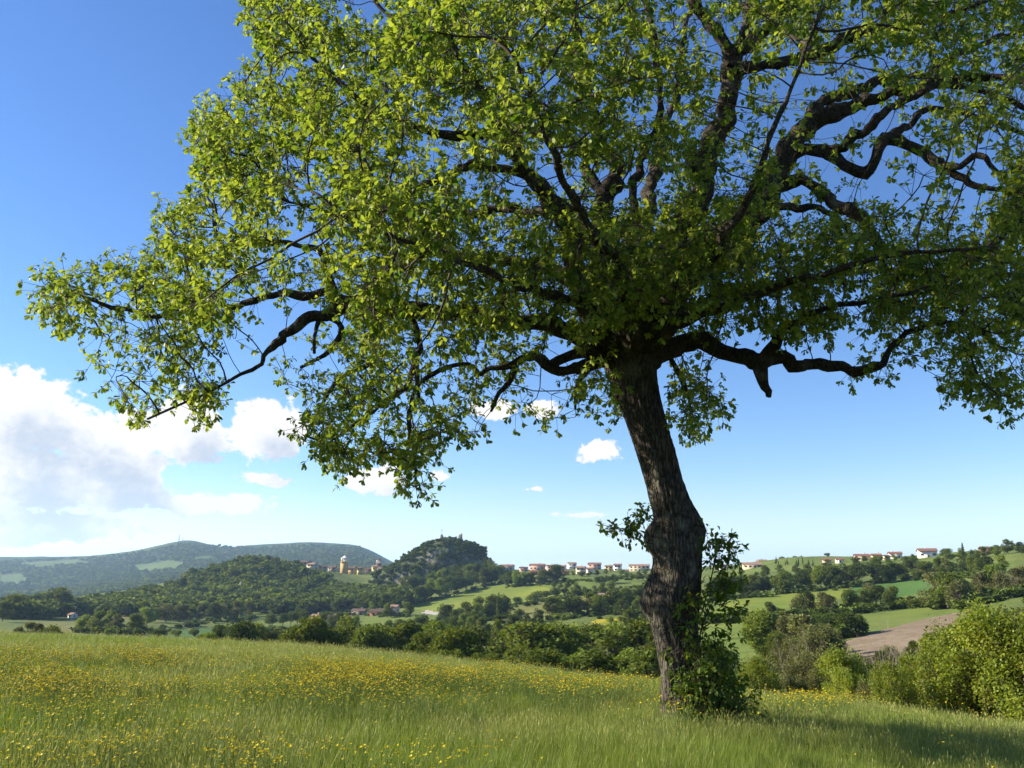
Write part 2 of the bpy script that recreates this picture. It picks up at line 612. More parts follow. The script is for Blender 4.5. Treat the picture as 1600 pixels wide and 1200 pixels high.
def vnoise(x, y, seed=0):
    """cheap smooth value noise on arrays"""
    xi, yi = np.floor(x).astype(np.int64), np.floor(y).astype(np.int64)
    fx, fy = x - xi, y - yi
    fx, fy = fx * fx * (3 - 2 * fx), fy * fy * (3 - 2 * fy)

    def hsh(a, b):
        n = (a * 374761393 + b * 668265263 + seed * 974711) & 0x7fffffff
        n = ((n ^ (n >> 13)) * 1274126177) & 0x7fffffff
        return ((n ^ (n >> 16)) & 0xffff) / 65535.0
    return (hsh(xi, yi) * (1 - fx) + hsh(xi + 1, yi) * fx) * (1 - fy) + (hsh(xi, yi + 1) * (1 - fx) + hsh(xi + 1, yi + 1) * fx) * fy


def fbm(x, y, seed=0, oct=4):
    s, a = 0, .5
    for i in range(oct):
        s = s + a * (vnoise(x * 2 ** i, y * 2 ** i, seed + i) - .5)
        a *= .5
    return s


def HT(x, y):
    """height of the land at arrays x, y"""
    x, y = np.asarray(x, float), np.asarray(y, float)
    ph = np.arctan2(x, y)
    r = np.hypot(x, y)
    phc = np.clip(ph, math.atan(_cu[0]), math.atan(_cu[-1]))
    u = np.tan(phc)
    D = np.clip(r * np.cos(phc), .5, 8900)
    fu = np.clip((u - UU[0]) / (UU[1] - UU[0]), 0, len(UU) - 1.001)
    fl = np.clip((np.log(D) - LD[0]) / (LD[1] - LD[0]), 0, len(LD) - 1.001)
    i, j = fu.astype(int), fl.astype(int)
    a, b = fu - i, fl - j
    z = (_T2[i, j] * (1 - a) + _T2[i + 1, j] * a) * (1 - b) + (_T2[i, j + 1] * (1 - a) + _T2[i + 1, j + 1] * a) * b
    # small unevenness, larger with distance
    z = z + fbm(x / 3.1, y / 3.1, 3) * .10 * np.clip(r / 5, 0, 1) + fbm(x / 60, y / 60, 11) * np.clip((r - 150) / 300, 0, 1) * 4.0
    z = z + fbm(x / 420, y / 420, 21) * np.clip((r - 1500) / 1500, 0, 1) * 22
    return z


def H1(x, y):
    return float(HT(np.array([x]), np.array([y]))[0])


def hit(px, py, dmin=8.0):
    """where the view ray of a pixel first meets the land beyond dmin"""
    p1 = pt(px, py, 1.0) - EYE
    Ds = np.geomspace(dmin, 5000, 700)
    z = EYE[2] + p1[2] * Ds
    g = HT(p1[0] * Ds, Ds)
    w = np.where(z <= g)[0]
    D = Ds[w[0]] if len(w) else 900.0
    return np.array([p1[0] * D, D, H1(p1[0] * D, D)])


def hits(px, py, dmin, dmax=7000):
    """hit() for arrays of pixels"""
    px, py = np.asarray(px, float), np.asarray(py, float)
    a, b = (px - CX) / FPX, (CY - py) / FPX
    dy = math.cos(PITCH) - b * math.sin(PITCH)
    X, Z = a / dy, (math.sin(PITCH) + b * math.cos(PITCH)) / dy
    D = np.full(len(px), np.nan)
    for d in np.geomspace(dmin, dmax, 420):
        t = np.isnan(D)
        if not t.any():
            break
        g = HT(X[t] * d, np.full(t.sum(), d))
        w = np.where(t)[0][EYE[2] + Z[t] * d <= g]
        D[w] = d
    ok_ = ~np.isnan(D)
    return np.column_stack([X[ok_] * D[ok_], D[ok_], HT(X[ok_] * D[ok_], D[ok_])])


def at_D(px, D, row=960):
    x = (pt(px, row, D))[0]
    return np.array([x, D, H1(x, D)])


def project(P):
    q = np.asarray(P, float) - EYE
    zc = q[..., 1] * math.cos(PITCH) + q[..., 2] * math.sin(PITCH)
    yc = -q[..., 1] * math.sin(PITCH) + q[..., 2] * math.cos(PITCH)
    return CX + FPX * q[..., 0] / zc, CY - FPX * yc / zc


def in_poly(x, y, poly):
    inside = np.zeros(np.shape(x), bool)
    n = len(poly)
    for i in range(n):
        x0, y0 = poly[i]
        x1, y1 = poly[(i + 1) % n]
        c = ((y0 > y) != (y1 > y)) & (x < (x1 - x0) * (y - y0) / (y1 - y0 + 1e-12) + x0)
        inside ^= c
    return inside


# ground sheet: rings round the camera, finer inside the field of view, cut into the pieces of land it shows
ang = np.concatenate([np.linspace(-180, -48, 40)[:-1], np.linspace(-46, 46, 360), np.linspace(48, 180, 40)[1:]])
ang = np.radians(ang)
rad = np.concatenate([np.geomspace(.6, 8, 14)[:-1], np.geomspace(8, 70, 80)[:-1], np.geomspace(70, 1100, 250)[:-1], np.geomspace(1100, 9000, 110)])
AA, RR = np.meshgrid(ang, rad)
GX, GY = RR * np.sin(AA), RR * np.cos(AA)
GZ = HT(GX, GY)
GV = np.stack([GX, GY, GZ], -1)
nr, na = GX.shape
i_, j_ = np.meshgrid(np.arange(nr - 1), np.arange(na - 1), indexing='ij')
GF = np.stack([i_ * na + j_, i_ * na + j_ + 1, (i_ + 1) * na + j_ + 1, (i_ + 1) * na + j_], -1)
FCx = (GX[:-1, :-1] + GX[1:, 1:]) / 2
FCy = (GY[:-1, :-1] + GY[1:, 1:]) / 2
FCz = (GZ[:-1, :-1] + GZ[1:, 1:]) / 2
FR = np.hypot(FCx, FCy)
front = FCy > 2
ppx, ppy = project(np.stack([FCx, np.maximum(FCy, 2), FCz], -1))
cls = np.zeros(FR.shape, int)                       # 0 valley
phc = np.clip(np.arctan2(FCx, FCy), math.atan(_cu[0]), math.atan(_cu[-1]))
crestD = np.interp(np.tan(phc), _cu, [c[2] for c in COLS])
meadow_m = FR * np.cos(phc) < crestD * 1.06
cls[FR > 1250] = 2                                   # hills
FIELDS = [  # number, polygon in pixels, nearest and farthest distance
    (3, [(1296, 1046), (1300, 1008), (1380, 984), (1450, 966), (1525, 952), (1532, 966), (1480, 1002), (1420, 1030)], 60, 260),
    (4, [(1095, 966), (1140, 938), (1240, 926), (1340, 911), (1345, 926), (1290, 940), (1230, 950), (1100, 972)], 180, 600),
    (5, [(1330, 914), (1460, 900), (1455, 925), (1380, 936), (1325, 936)], 180, 600),
    (6, [(1090, 985), (1150, 970), (1270, 962), (1250, 982), (1190, 1020), (1120, 1045), (1080, 1040)], 100, 400),
    (6, [(1310, 962), (1360, 953), (1500, 948), (1500, 956), (1400, 968), (1320, 972)], 100, 400),
    (6, [(1260, 872), (1190, 874), (1180, 880), (1300, 884), (1480, 874), (1500, 868), (1480, 862)], 400, 800),
    (4, [(636, 950), (720, 926), (800, 910), (905, 915), (880, 930), (790, 946), (690, 958)], 400, 900),
    (6, [(830, 916), (900, 902), (1020, 898), (1020, 908), (900, 922)], 400, 900),
    (7, [(680, 962), (790, 950), (880, 934), (1000, 918), (1010, 932), (940, 945), (840, 968), (780, 972)], 250, 800),
    (6, [(470, 1005), (540, 978), (580, 962), (690, 962), (660, 980), (560, 1000)], 220, 700),
    (8, [(910, 985), (930, 968), (1020, 962), (1030, 980), (980, 990)], 150, 500),
    (7, [(700, 1020), (760, 1005), (800, 1000), (800, 1030), (740, 1040)], 100, 350),
    (5, [(200, 1010), (235, 990), (330, 980), (345, 990), (300, 1012)], 150, 600),
    (7, [(40, 990), (60, 972), (150, 964), (160, 975), (110, 992)], 150, 700),
    (7, [(150, 970), (180, 962), (260, 966), (260, 972)], 150, 700),
    (6, [(330, 966), (420, 952), (440, 958), (350, 975)], 300, 800),
    (10, [(0, 898), (30, 896), (44, 906), (30, 914), (0, 912)], 1250, 5000),
    (10, [(20, 880), (120, 874), (140, 880), (60, 888)], 1250, 5000),
    (10, [(205, 884), (262, 876), (300, 880), (270, 892), (220, 894)], 1250, 5000),
    (10, [(300, 870), (330, 868), (335, 874), (305, 877)], 1250, 5000),
    (9, [(660, 958), (664, 953), (690, 957), (684, 962)], 250, 800),
]
for k_, poly, d0, d1 in FIELDS:
    msk = in_poly(ppx, ppy, poly) & front & (FR > d0) & (FR < d1)
    cls[msk] = k_
cls[meadow_m] = 1
strip = (~meadow_m) & (FR * np.cos(phc) < crestD * 1.9) & (ppx < 700) & (cls == 0)
cls[strip] = 5


def ground_mat(name, cols, scales, rough=.95, bd=.0, bs=1.0):
    m, N = new_mat(name)
    g = N.n('ShaderNodeNewGeometry')
    pos = g.outputs['Position']
    c = cols[0] + (1,)
    for k, (cc, s, lo, hi) in enumerate(zip(cols[1:], scales, (.42, .5, .52, .5), (.62, .66, .7, .6))):
        c = N.mix(N.ss(N.noise(pos, s, 6, .6), lo, hi), c, cc + (1,))
    nrm = bump(N, N.noise(pos, bs, 6, .65), bd) if bd else None
    return finish(m, N, principled(N, c, rough, nrm, .1))


LAND = {
    0: ('valley', ground_mat('valley_grass', [(0.109, 0.146, 0.032), (0.147, 0.183, 0.039), (0.083, 0.116, 0.025), (0.166, 0.159, 0.057)], [.02, .09, .3], bd=.5, bs=.5)),
    1: ('meadow', ground_mat('meadow_soil', [(.050, .072, .018), (.075, .095, .024), (.040, .050, .018)], [.25, 1.7], bd=.05, bs=6)),
    2: ('hills', ground_mat('hill_woods', [(.035, .058, .018), (.050, .078, .022), (.095, .13, .034), (.028, .045, .016)], [.012, .0035, .03], bd=9, bs=.035)),
    3: ('ploughed_field', ground_mat('ploughed_soil', [(.20, .150, .095), (.24, .185, .125), (.15, .12, .07)], [.06, .5], bd=.2, bs=1.2)),
    4: ('bright_field', ground_mat('bright_crop', [(0.160, 0.201, 0.030), (0.192, 0.220, 0.030), (0.128, 0.177, 0.028)], [.012, .07], bd=.2, bs=.8)),
    5: ('young_wheat_field', ground_mat('wheat_green', [(0.070, 0.140, 0.030), (0.083, 0.159, 0.034), (0.064, 0.122, 0.025)], [.02, .15], bd=.2, bs=.8)),
    6: ('pasture', ground_mat('pasture_grass', [(0.122, 0.165, 0.030), (0.147, 0.183, 0.034), (0.102, 0.140, 0.028)], [.02, .11], bd=.2, bs=.8)),
    7: ('dry_pasture', ground_mat('dry_grass', [(0.147, 0.152, 0.041), (0.179, 0.177, 0.048), (0.115, 0.134, 0.032)], [.02, .1], bd=.2, bs=.8)),
    8: ('yellow_flower_field', ground_mat('flower_field', [(0.154, 0.183, 0.025), (0.333, 0.281, 0.016), (0.128, 0.171, 0.023)], [.03, .1], bd=.2, bs=.8)),
    10: ('hill_pasture', ground_mat('hill_grass', [(.085, .13, .032), (.11, .15, .036), (.07, .11, .028)], [.004, .02], bd=1, bs=.05)),
    9: ('path', ground_mat('pale_gravel', [(.36, .33, .27), (.42, .39, .33)], [.3])),
}
Vall = GV.reshape(-1, 3)
for k_, (nm, mt) in LAND.items():
    f = GF[cls == k_]
    if not len(f):
        continue
    ids, inv = np.unique(f.ravel(), return_inverse=True)
    tag(obj(nm, mesh_np(nm, Vall[ids], inv.reshape(-1, 4), True), mt), kind='structure')

# ---------------------------------------------------------------- the oak
TD = 13.0                                           # forward distance of the trunk
M_BARK = mat_bark('oak_bark', (.078, .065, .050), (.14, .12, .095))
M_BARK_B = mat_bark('limb_bark', (.075, .060, .046), (.12, .10, .075), scale=1.6)
M_TWIG = mat_plain('twig_bark', (.045, .034, .024), (.07, .055, .04), 9.0)
M_OAK = mat_leaf('oak_leaf', (.075, .140, .020), (.34, .375, .066), trans=.50, translucent=(1.3, 1.35, .55, 1))


def px_len(P):
    """metres per photo pixel at a point"""
    q = P - EYE
    return (q[1] * math.cos(PITCH) + q[2] * math.sin(PITCH)) / FPX


OAK_BASE = pt(1072, 1128, TD)
OAK_BASE[2] = H1(OAK_BASE[0], TD)
oak = empty('oak_tree', OAK_BASE)
tag(oak, 'huge leaning oak with gnarled limbs and fresh yellow-green leaves standing in the meadow', 'tree')
OB = np.array(OAK_BASE)

# trunk: left and right edge of the bark row by row
EDGE = [(1185, 1026, 1124), (1150, 1030, 1118), (1128, 1034, 1112), (1100, 1036, 1106), (1060, 1034, 1102), (1020, 1026, 1099), (985, 1017, 1098),
        (955, 1011, 1099), (925, 1010, 1100), (900, 1015, 1100), (870, 1017, 1100), (850, 1016, 1098), (830, 1017, 1094), (805, 1018, 1088), (780, 1012, 1079),
        (740, 1002, 1067), (700, 990, 1056), (660, 977, 1045), (620, 960, 1036), (590, 946, 1033), (565, 934, 1034), (545, 926, 1038), (520, 925, 1040), (490, 935, 1030), (470, 950, 1012)]
rows = np.array([e[0] for e in EDGE], float)
NT_R, NT_S = 240, 96
rr_ = np.linspace(rows[0], rows[-1], NT_R)
ctr = catmull(np.array([[(e[1] + e[2]) / 2, (e[2] - e[1]) / 2] for e in EDGE]), 400)
rowc = catmull(np.array([[e[0], 0] for e in EDGE]), 400)[:, 0]
cxs = np.interp(-rr_, -rowc, ctr[:, 0])
hws = np.interp(-rr_, -rowc, ctr[:, 1])
TP = np.array([pt(cxs[i], rr_[i], TD) for i in range(NT_R)])
TR = np.array([hws[i] * px_len(TP[i]) * .845 for i in range(NT_R)])
# burls and hollows: pixel, side angle (0 right, 180 left, 270 towards the camera), size, height, radial push
BURL = [(838, 184, .30, .15, .16), (858, 200, .20, .10, .06), (822, 2, .30, .17, .13), (835, -25, .25, .18, .07), (928, 186, .34, .20, .09), (948, 176, .22, .12, .09), (905, 215, .30, .17, -.085),
        (882, 232, .4, .12, .045), (935, 250, .35, .16, .05), (870, 285, .5, .2, .05), (775, 268, .6, .12, .025), (655, 275, .6, .3, .03), (1010, 200, .4, .35, .03), (1090, 190, .5, .25, .05), (1120, 250, .5, .25, .06), (700, 240, .5, .25, .025)]
th = np.arange(NT_S) * 2 * math.pi / NT_S
# frame: a points to the right in the picture, b away from the camera
Ta = np.gradient(TP, axis=0)
Ta /= np.linalg.norm(Ta, axis=1)[:, None]
av = np.cross(Ta, np.array([0, 1.0, 0]))
av /= np.linalg.norm(av, axis=1)[:, None]
av *= np.sign(av[:, :1])
bv = np.cross(av, Ta)
bv *= np.sign(bv[:, 1:2])
zz = np.linalg.norm(np.diff(TP, axis=0, prepend=TP[:1]), axis=1).cumsum()
rad_ = np.repeat(TR[:, None], NT_S, 1)
for (row, an, sa, sh, push) in BURL:
    i0 = np.argmin(abs(rr_ - row))
    da = np.angle(np.exp(1j * (th - math.radians(an))))
    w = np.exp(-.5 * (da / sa) ** 2)[None, :] * np.exp(-.5 * ((zz - zz[i0]) / sh) ** 2)[:, None]
    rad_ += push * w
S_, A_ = zz[:, None] * np.ones(NT_S)[None, :], th[None, :] * np.ones(NT_R)[:, None]
tw = A_ + S_ * .10


def wrapn(a, k, s, seed):
    """noise that closes round the trunk"""
    f = (a % (2 * math.pi)) / (2 * math.pi)
    return (1 - f) * vnoise(f * k, s, seed) + f * vnoise((f - 1) * k + 1000 * 0, s, seed)


lump = wrapn(tw, 5, S_ * 1.6, 5) - .5
rid = 1 - abs(2 * wrapn(tw + .10 * np.sin(S_ * 4), 34, S_ * 1.7, 9) - 1)
rid2 = 1 - abs(2 * wrapn(tw, 70, S_ * 7.0, 19) - 1)
rad_ = rad_ + .045 * lump + .040 * (rid - .6) + .014 * (rid2 - .5)
flare = np.clip((zz[np.argmin(abs(rr_ - 1060))] - zz) / .9, 0, 1) ** 2
rad_ = rad_ + flare[:, None] * (.10 + .10 * np.cos(A_ * 4 + 1.0))
TV = TP[:, None, :] + rad_[..., None] * (np.cos(A_)[..., None] * av[:, None, :] + np.sin(A_)[..., None] * bv[:, None, :] * -1 * -1)
i = np.arange(NT_R - 1)[:, None] * NT_S
j = np.arange(NT_S)[None, :]
k = (j + 1) % NT_S
TQ = np.stack([i + j, i + k, i + NT_S + k, i + NT_S + j], -1).reshape(-1, 4)
obj('trunk', mesh_np('trunk', TV.reshape(-1, 3) - OB, TQ, True), M_BARK, oak)

# main limbs traced on the photograph: (px, py, depth offset from the trunk, half width px)
LIMBS = [
    # low right limb and its hanging broken stub
    [(1000, 560, 0, 30), (1040, 546, .0, 22), (1075, 537, -.05, 16), (1110, 541, -.1, 15), (1150, 556, -.2, 15), (1182, 572, -.3, 15), (1212, 561, -.3, 13), (1245, 576, -.35, 12), (1275, 570, -.4, 10), (1300, 571, -.4, 9), (1335, 581, -.5, 9), (1372, 572, -.6, 7), (1392, 545, -.7, 6), (1425, 520, -.8, 5), (1480, 505, -1, 4), (1540, 520, -1.1, 3)],
    [(1186, 560, -.35, 12), (1187, 575, -.45, 12), (1190, 590, -.5, 11), (1193, 604, -.52, 9), (1198, 617, -.55, 5)],
    [(1190, 562, -.4, 10), (1215, 530, -.6, 9), (1240, 508, -.8, 7), (1290, 480, -1.2, 6), (1350, 470, -1.6, 4), (1420, 460, -2, 3)],
    # big right limb
    [(1000, 520, .3, 34), (1060, 440, .6, 32), (1120, 380, .9, 29), (1170, 338, 1.1, 27), (1200, 290, 1.2, 26), (1222, 250, 1.2, 22), (1250, 208, 1.2, 18), (1290, 180, 1.1, 15), (1340, 163, 1.0, 12), (1400, 146, .8, 10), (1460, 126, .6, 9), (1520, 118, .3, 7), (1600, 130, 0, 6), (1690, 150, -.3, 4)],
    [(1225, 245, 1.2, 12), (1255, 236, 1.1, 11), (1290, 238, 1.0, 11), (1312, 256, .9, 10), (1345, 268, .8, 10), (1362, 252, .7, 9), (1385, 214, .6, 10), (1432, 226, .5, 9), (1462, 256, .4, 9), (1500, 272, .3, 8), (1540, 292, .2, 5), (1590, 300, 0, 4)],
    [(1292, 236, 1.0, 8), (1330, 221, .7, 9), (1365, 200, .5, 9), (1400, 168, .4, 8), (1425, 150, .3, 7), (1480, 134, .1, 6), (1550, 150, -.2, 5), (1640, 190, -.5, 4)],
    [(1240, 220, 1.3, 12), (1268, 174, 1.5, 11), (1310, 146, 1.7, 10), (1370, 131, 2.0, 8), (1440, 116, 2.3, 6), (1530, 70, 2.8, 5), (1620, 40, 3.2, 4)],
    [(1195, 300, 1.1, 12), (1245, 278, 1.0, 11), (1275, 300, .9, 10), (1300, 312, .8, 10), (1335, 325, .6, 11), (1352, 352, .5, 10), (1385, 388, .4, 9), (1420, 408, .2, 8), (1452, 440, 0, 6), (1500, 470, -.3, 4)],
    [(1180, 330, 1.0, 8), (1240, 322, .7, 7), (1288, 331, .4, 6), (1320, 356, .2, 4), (1345, 400, 0, 3)],
    [(1385, 214, .6, 7), (1420, 195, .9, 6), (1450, 170, 1.2, 6), (1520, 180, 1.6, 5), (1600, 210, 2, 4)],
    [(1460, 256, .4, 6), (1500, 260, .1, 6), (1530, 240, -.1, 5), (1560, 270, -.3, 5), (1590, 310, -.6, 4), (1620, 360, -.8, 3)],
    # middle limb, straight up
    [(985, 520, -.2, 36), (1030, 440, -.1, 30), (1075, 340, .1, 24), (1100, 270, .2, 20), (1122, 205, .2, 18), (1140, 145, .2, 17), (1143, 105, .2, 17), (1125, 62, .1, 12), (1092, 15, -.1, 10), (1060, -60, -.3, 8), (1020, -160, -.6, 6), (1000, -260, -.8, 4)],
    [(1143, 112, .2, 12), (1168, 72, .3, 11), (1215, 32, .4, 10), (1262, -5, .5, 9), (1310, -80, .7, 7), (1370, -180, .9, 5), (1420, -270, 1.1, 3)],
    [(1140, 120, .2, 11), (1180, 105, .1, 10), (1215, 98, 0, 10), (1262, 90, -.2, 10), (1310, 66, -.3, 11), (1362, 46, -.5, 9), (1430, 40, -.8, 7), (1520, 10, -1.2, 5), (1620, -30, -1.6, 4)],
    [(1160, 80, .3, 8), (1165, 20, .8, 8), (1190, -70, 1.4, 6), (1200, -200, 2, 4)],
    # left-hand limbs
    [(960, 530, .1, 30), (948, 440, .3, 24), (942, 370, .5, 20), (945, 315, .6, 18), (958, 265, .8, 14), (935, 215, 1, 10), (915, 130, 1.4, 9), (900, 40, 1.8, 7), (880, -80, 2.2, 5), (860, -190, 2.5, 3)],
    [(985, 420, .2, 12), (988, 340, .3, 9), (992, 280, .3, 8), (1010, 230, .2, 7), (1030, 160, .0, 6), (1025, 60, -.3, 5), (1000, -40, -.7, 4)],
    [(950, 540, -.1, 32), (915, 450, -.3, 24), (890, 370, -.5, 20), (876, 330, -.6, 18), (845, 292, -.8, 16), (816, 259, -1, 13), (794, 214, -1.1, 10), (760, 160, -1.3, 8), (720, 90, -1.7, 7), (690, 10, -2.0, 5), (670, -90, -2.3, 4)],
    [(800, 222, -1.1, 9), (767, 210, -1.1, 9), (711, 213, -1.2, 8), (660, 200, -1.3, 7), (617, 186, -1.4, 6), (575, 163, -1.4, 5), (542, 142, -1.5, 5), (512, 118, -1.5, 4), (488, 92, -1.6, 3), (466, 62, -1.6, 2)],
    [(830, 275, -.9, 9), (780, 262, -.8, 8), (745, 255, -.7, 8), (722, 262, -.7, 7), (690, 280, -.8, 7), (655, 296, -.9, 6), (606, 326, -1, 5), (560, 345, -1.1, 4), (500, 330, -1.2, 3), (440, 310, -1.3, 2)],
    [(876, 332, -.6, 9), (830, 335, -.2, 9), (780, 325, .2, 8), (720, 330, .6, 7), (650, 332, 1, 6), (590, 300, 1.4, 5), (520, 260, 1.8, 4), (440, 220, 2.1, 3), (370, 200, 2.3, 2)],
    [(940, 300, .6, 9), (900, 230, 1.0, 8), (850, 205, 1.4, 7), (810, 190, 1.8, 6), (740, 130, 2.3, 5), (650, 60, 2.8, 4), (560, -20, 3.2, 3)],
    # long low limb to the left tip
    [(950, 548, .1, 28), (905, 522, .0, 19), (850, 508, -.2, 16), (790, 500, -.3, 15), (720, 490, -.5, 14), (650, 488, -.6, 14), (600, 484, -.6, 14), (566, 474, -.6, 14), (535, 470, -.6, 12), (500, 462, -.6, 8), (462, 458, -.6, 7), (425, 462, -.7, 6), (380, 474, -.7, 6), (325, 470, -.8, 5), (285, 478, -.8, 5), (245, 496, -.9, 4), (200, 484, -1, 4), (150, 470, -1.1, 3), (105, 456, -1.1, 2), (75, 432, -1.1, 2)],
    [(545, 474, -.6, 10), (515, 492, -.7, 11), (482, 498, -.8, 9), (455, 515, -.9, 9), (436, 530, -.9, 8), (418, 550, -1, 6), (404, 570, -1, 4), (370, 590, -1.1, 3), (310, 620, -1.2, 2), (230, 655, -1.3, 2)],
    [(512, 494, -.7, 6), (534, 512, -.7, 5), (520, 540, -.8, 5), (498, 560, -.8, 4), (470, 574, -.9, 3)],
    [(500, 498, -.7, 4), (491, 522, -.75, 4), (492, 550, -.8, 3)],
    [(525, 468, -.6, 8), (512, 430, -.6, 7), (508, 400, -.6, 6), (470, 385, -.7, 5), (420, 378, -.7, 7), (385, 385, -.7, 5), (360, 378, -.8, 4), (350, 405, -.8, 4), (330, 340, -.9, 2)],
    [(585, 482, -.6, 9), (586, 500, -.65, 6)],
    # small limb leaving the trunk to the left
    [(950, 560, -.25, 14), (912, 572, -.35, 12), (880, 580, -.45, 9), (855, 566, -.5, 9), (832, 560, -.5, 8), (800, 568, -.6, 6), (770, 578, -.6, 5), (748, 585, -.7, 4), (733, 570, -.7, 4), (690, 580, -.8, 4), (650, 610, -.9, 3), (640, 680, -1, 2)],
    [(860, 570, -.5, 9), (900, 550, -.4, 10), (925, 548, -.3, 12)],
    [(806, 570, -.6, 5), (796, 600, -.6, 5), (778, 618, -.65, 4), (766, 643, -.7, 2)],
    # limbs towards and away from the camera
    [(985, 530, -.3, 30), (985, 470, -1.2, 18), (960, 420, -2.2, 14), (930, 370, -3.1, 10), (890, 300, -3.8, 7), (850, 200, -4.4, 5), (800, 80, -4.8, 4)],
    [(1000, 530, -.3, 24), (1040, 470, -1.2, 15), (1085, 430, -2.2, 11), (1130, 370, -3.1, 8), (1180, 280, -3.7, 6), (1230, 150, -4.2, 4), (1280, 30, -4.6, 3)],
    [(990, 540, -.3, 22), (980, 500, -1.2, 14), (900, 470, -2.2, 10), (800, 440, -3.0, 7), (700, 400, -3.5, 5), (600, 360, -3.8, 4), (520, 330, -4, 3)],
    [(1000, 520, .4, 26), (1000, 420, 1.6, 16), (1010, 340, 2.8, 12), (1030, 240, 3.8, 9), (1060, 120, 4.6, 6), (1080, 0, 5, 4)],
    [(985, 520, .4, 22), (930, 450, 1.6, 14), (850, 420, 2.8, 10), (750, 400, 3.6, 7), (640, 400, 4.2, 5), (540, 420, 4.5, 3)],
    [(1010, 525, .4, 20), (1090, 480, 1.5, 12), (1180, 450, 2.5, 9), (1300, 430, 3.3, 6), (1420, 420, 4, 4), (1540, 430, 4.3, 3)],
    [(1010, 540, -.3, 18), (1080, 500, -1.2, 11), (1160, 470, -2.0, 8), (1270, 430, -2.8, 6), (1390, 400, -3.3, 4), (1500, 390, -3.6, 3)],
    # twigs that hang under the crown
    [(1045, 555, .1, 5), (1062, 585, .2, 4), (1072, 615, .25, 3), (1080, 650, .3, 2), (1078, 685, .3, 2)],
    [(930, 560, .4, 6), (905, 600, .8, 4), (900, 640, 1.0, 2)],
    [(640, 488, -.5, 6), (660, 540, -.7, 6), (650, 570, -.8, 6), (640, 600, -.9, 5), (600, 630, -1, 4), (560, 660, -1.1, 3), (500, 700, -1.2, 2)],
    [(650, 570, -.8, 5), (655, 620, -.9, 4), (640, 650, -1, 4), (645, 700, -1.1, 3), (650, 760, -1.2, 2)],
    [(560, 476, -.6, 6), (590, 540, -.2, 5), (570, 570, 0, 4), (530, 590, .1, 4), (500, 640, .2, 3), (475, 690, .3, 2)],
]
STUB2 = [k for k, L in enumerate(LIMBS) if len(L) == 2][0]
nodes_p, nodes_r, nodes_par, nodes_fix = [], [], [], []
for li, L in enumerate(LIMBS):
    P3 = np.array([pt(a, b, TD + c) for a, b, c, w in L])
    R3 = np.array([(w * .86 if k else w * .95) * px_len(P3[k]) for k, (a, b, c, w) in enumerate(L)])
    ln = np.linalg.norm(np.diff(P3, axis=0), axis=1).sum()
    n = max(8, int(ln / .09))
    C = catmull(np.column_stack([P3, R3]), n)
    w = C[:, :3]
    kk = np.arange(n) * .09
    for ax in range(3):            # knotty wander and kinks
        w[:, ax] += (vnoise(kk * 7.5 + li * 13, kk * 0 + ax * 3.3, 41) - .5) * np.clip(C[:, 3] * 1.1, .02, .07) * np.clip(kk / .6, 0, 1)
        w[:, ax] += (vnoise(kk * 3.1 + li * 31, kk * 0 + ax * 7.7, 40) - .5) * np.clip(C[:, 3] * 2.0, .03, .17) * np.clip(kk / .6, 0, 1)
    C[:, 3] = np.maximum(C[:, 3], .008)
    V, Fs = tube_np(w, C[:, 3], 16 if C[0, 3] > .1 else 10, .15, True, li)
    # rough bark relief
    V = V + (np.stack([vnoise(V[:, 0] * 17 + V[:, 2] * 9, V[:, 1] * 17 + V[:, 2] * 5, s) for s in (1, 2, 3)], 1) - .5) * np.minimum(.022, .25 * C[:, 3].mean())
    a = Acc()
    a.add(V - OB, Fs)
    obj('limb', a.mesh('limb', True), M_BARK_B, oak)
    prev = -1
    if li in (1, STUB2):                 # broken stubs carry no twigs
        continue
    for k in range(0, n, 2):
        nodes_p.append(w[k]); nodes_r.append(C[k, 3]); nodes_par.append(prev); nodes_fix.append(True)
        prev = len(nodes_p) - 1

# crown outline (pixels), also beyond the frame
CROWN = [(52, 432), (78, 402), (130, 428), (165, 388), (185, 374), (205, 398), (236, 392), (250, 330), (300, 290), (312, 245), (290, 195), (310, 158), (368, 150), (366, 105), (402, 72), (378, 30), (385, -20), (430, -110),
         (560, -250), (750, -360), (1000, -410), (1250, -400), (1500, -330), (1700, -200), (1830, -20), (1860, 200), (1810, 420), (1730, 560), (1600, 655), (1545, 650), (1490, 615), (1450, 585), (1395, 560), (1378, 612), (1320, 600), (1300, 560),
         (1240, 525), (1160, 520), (1120, 560), (1142, 640), (1092, 692), (1058, 680), (1045, 620), (1040, 560), (985, 545), (975, 660), (945, 690), (905, 640), (862, 690), (805, 655), (770, 600), (758, 700), (700, 690), (672, 770), (632, 782), (608, 715), (520, 745),
         (455, 690), (478, 640), (430, 600), (350, 600), (315, 662), (250, 640), (192, 676), (170, 625), (125, 592), (148, 540), (60, 490)]
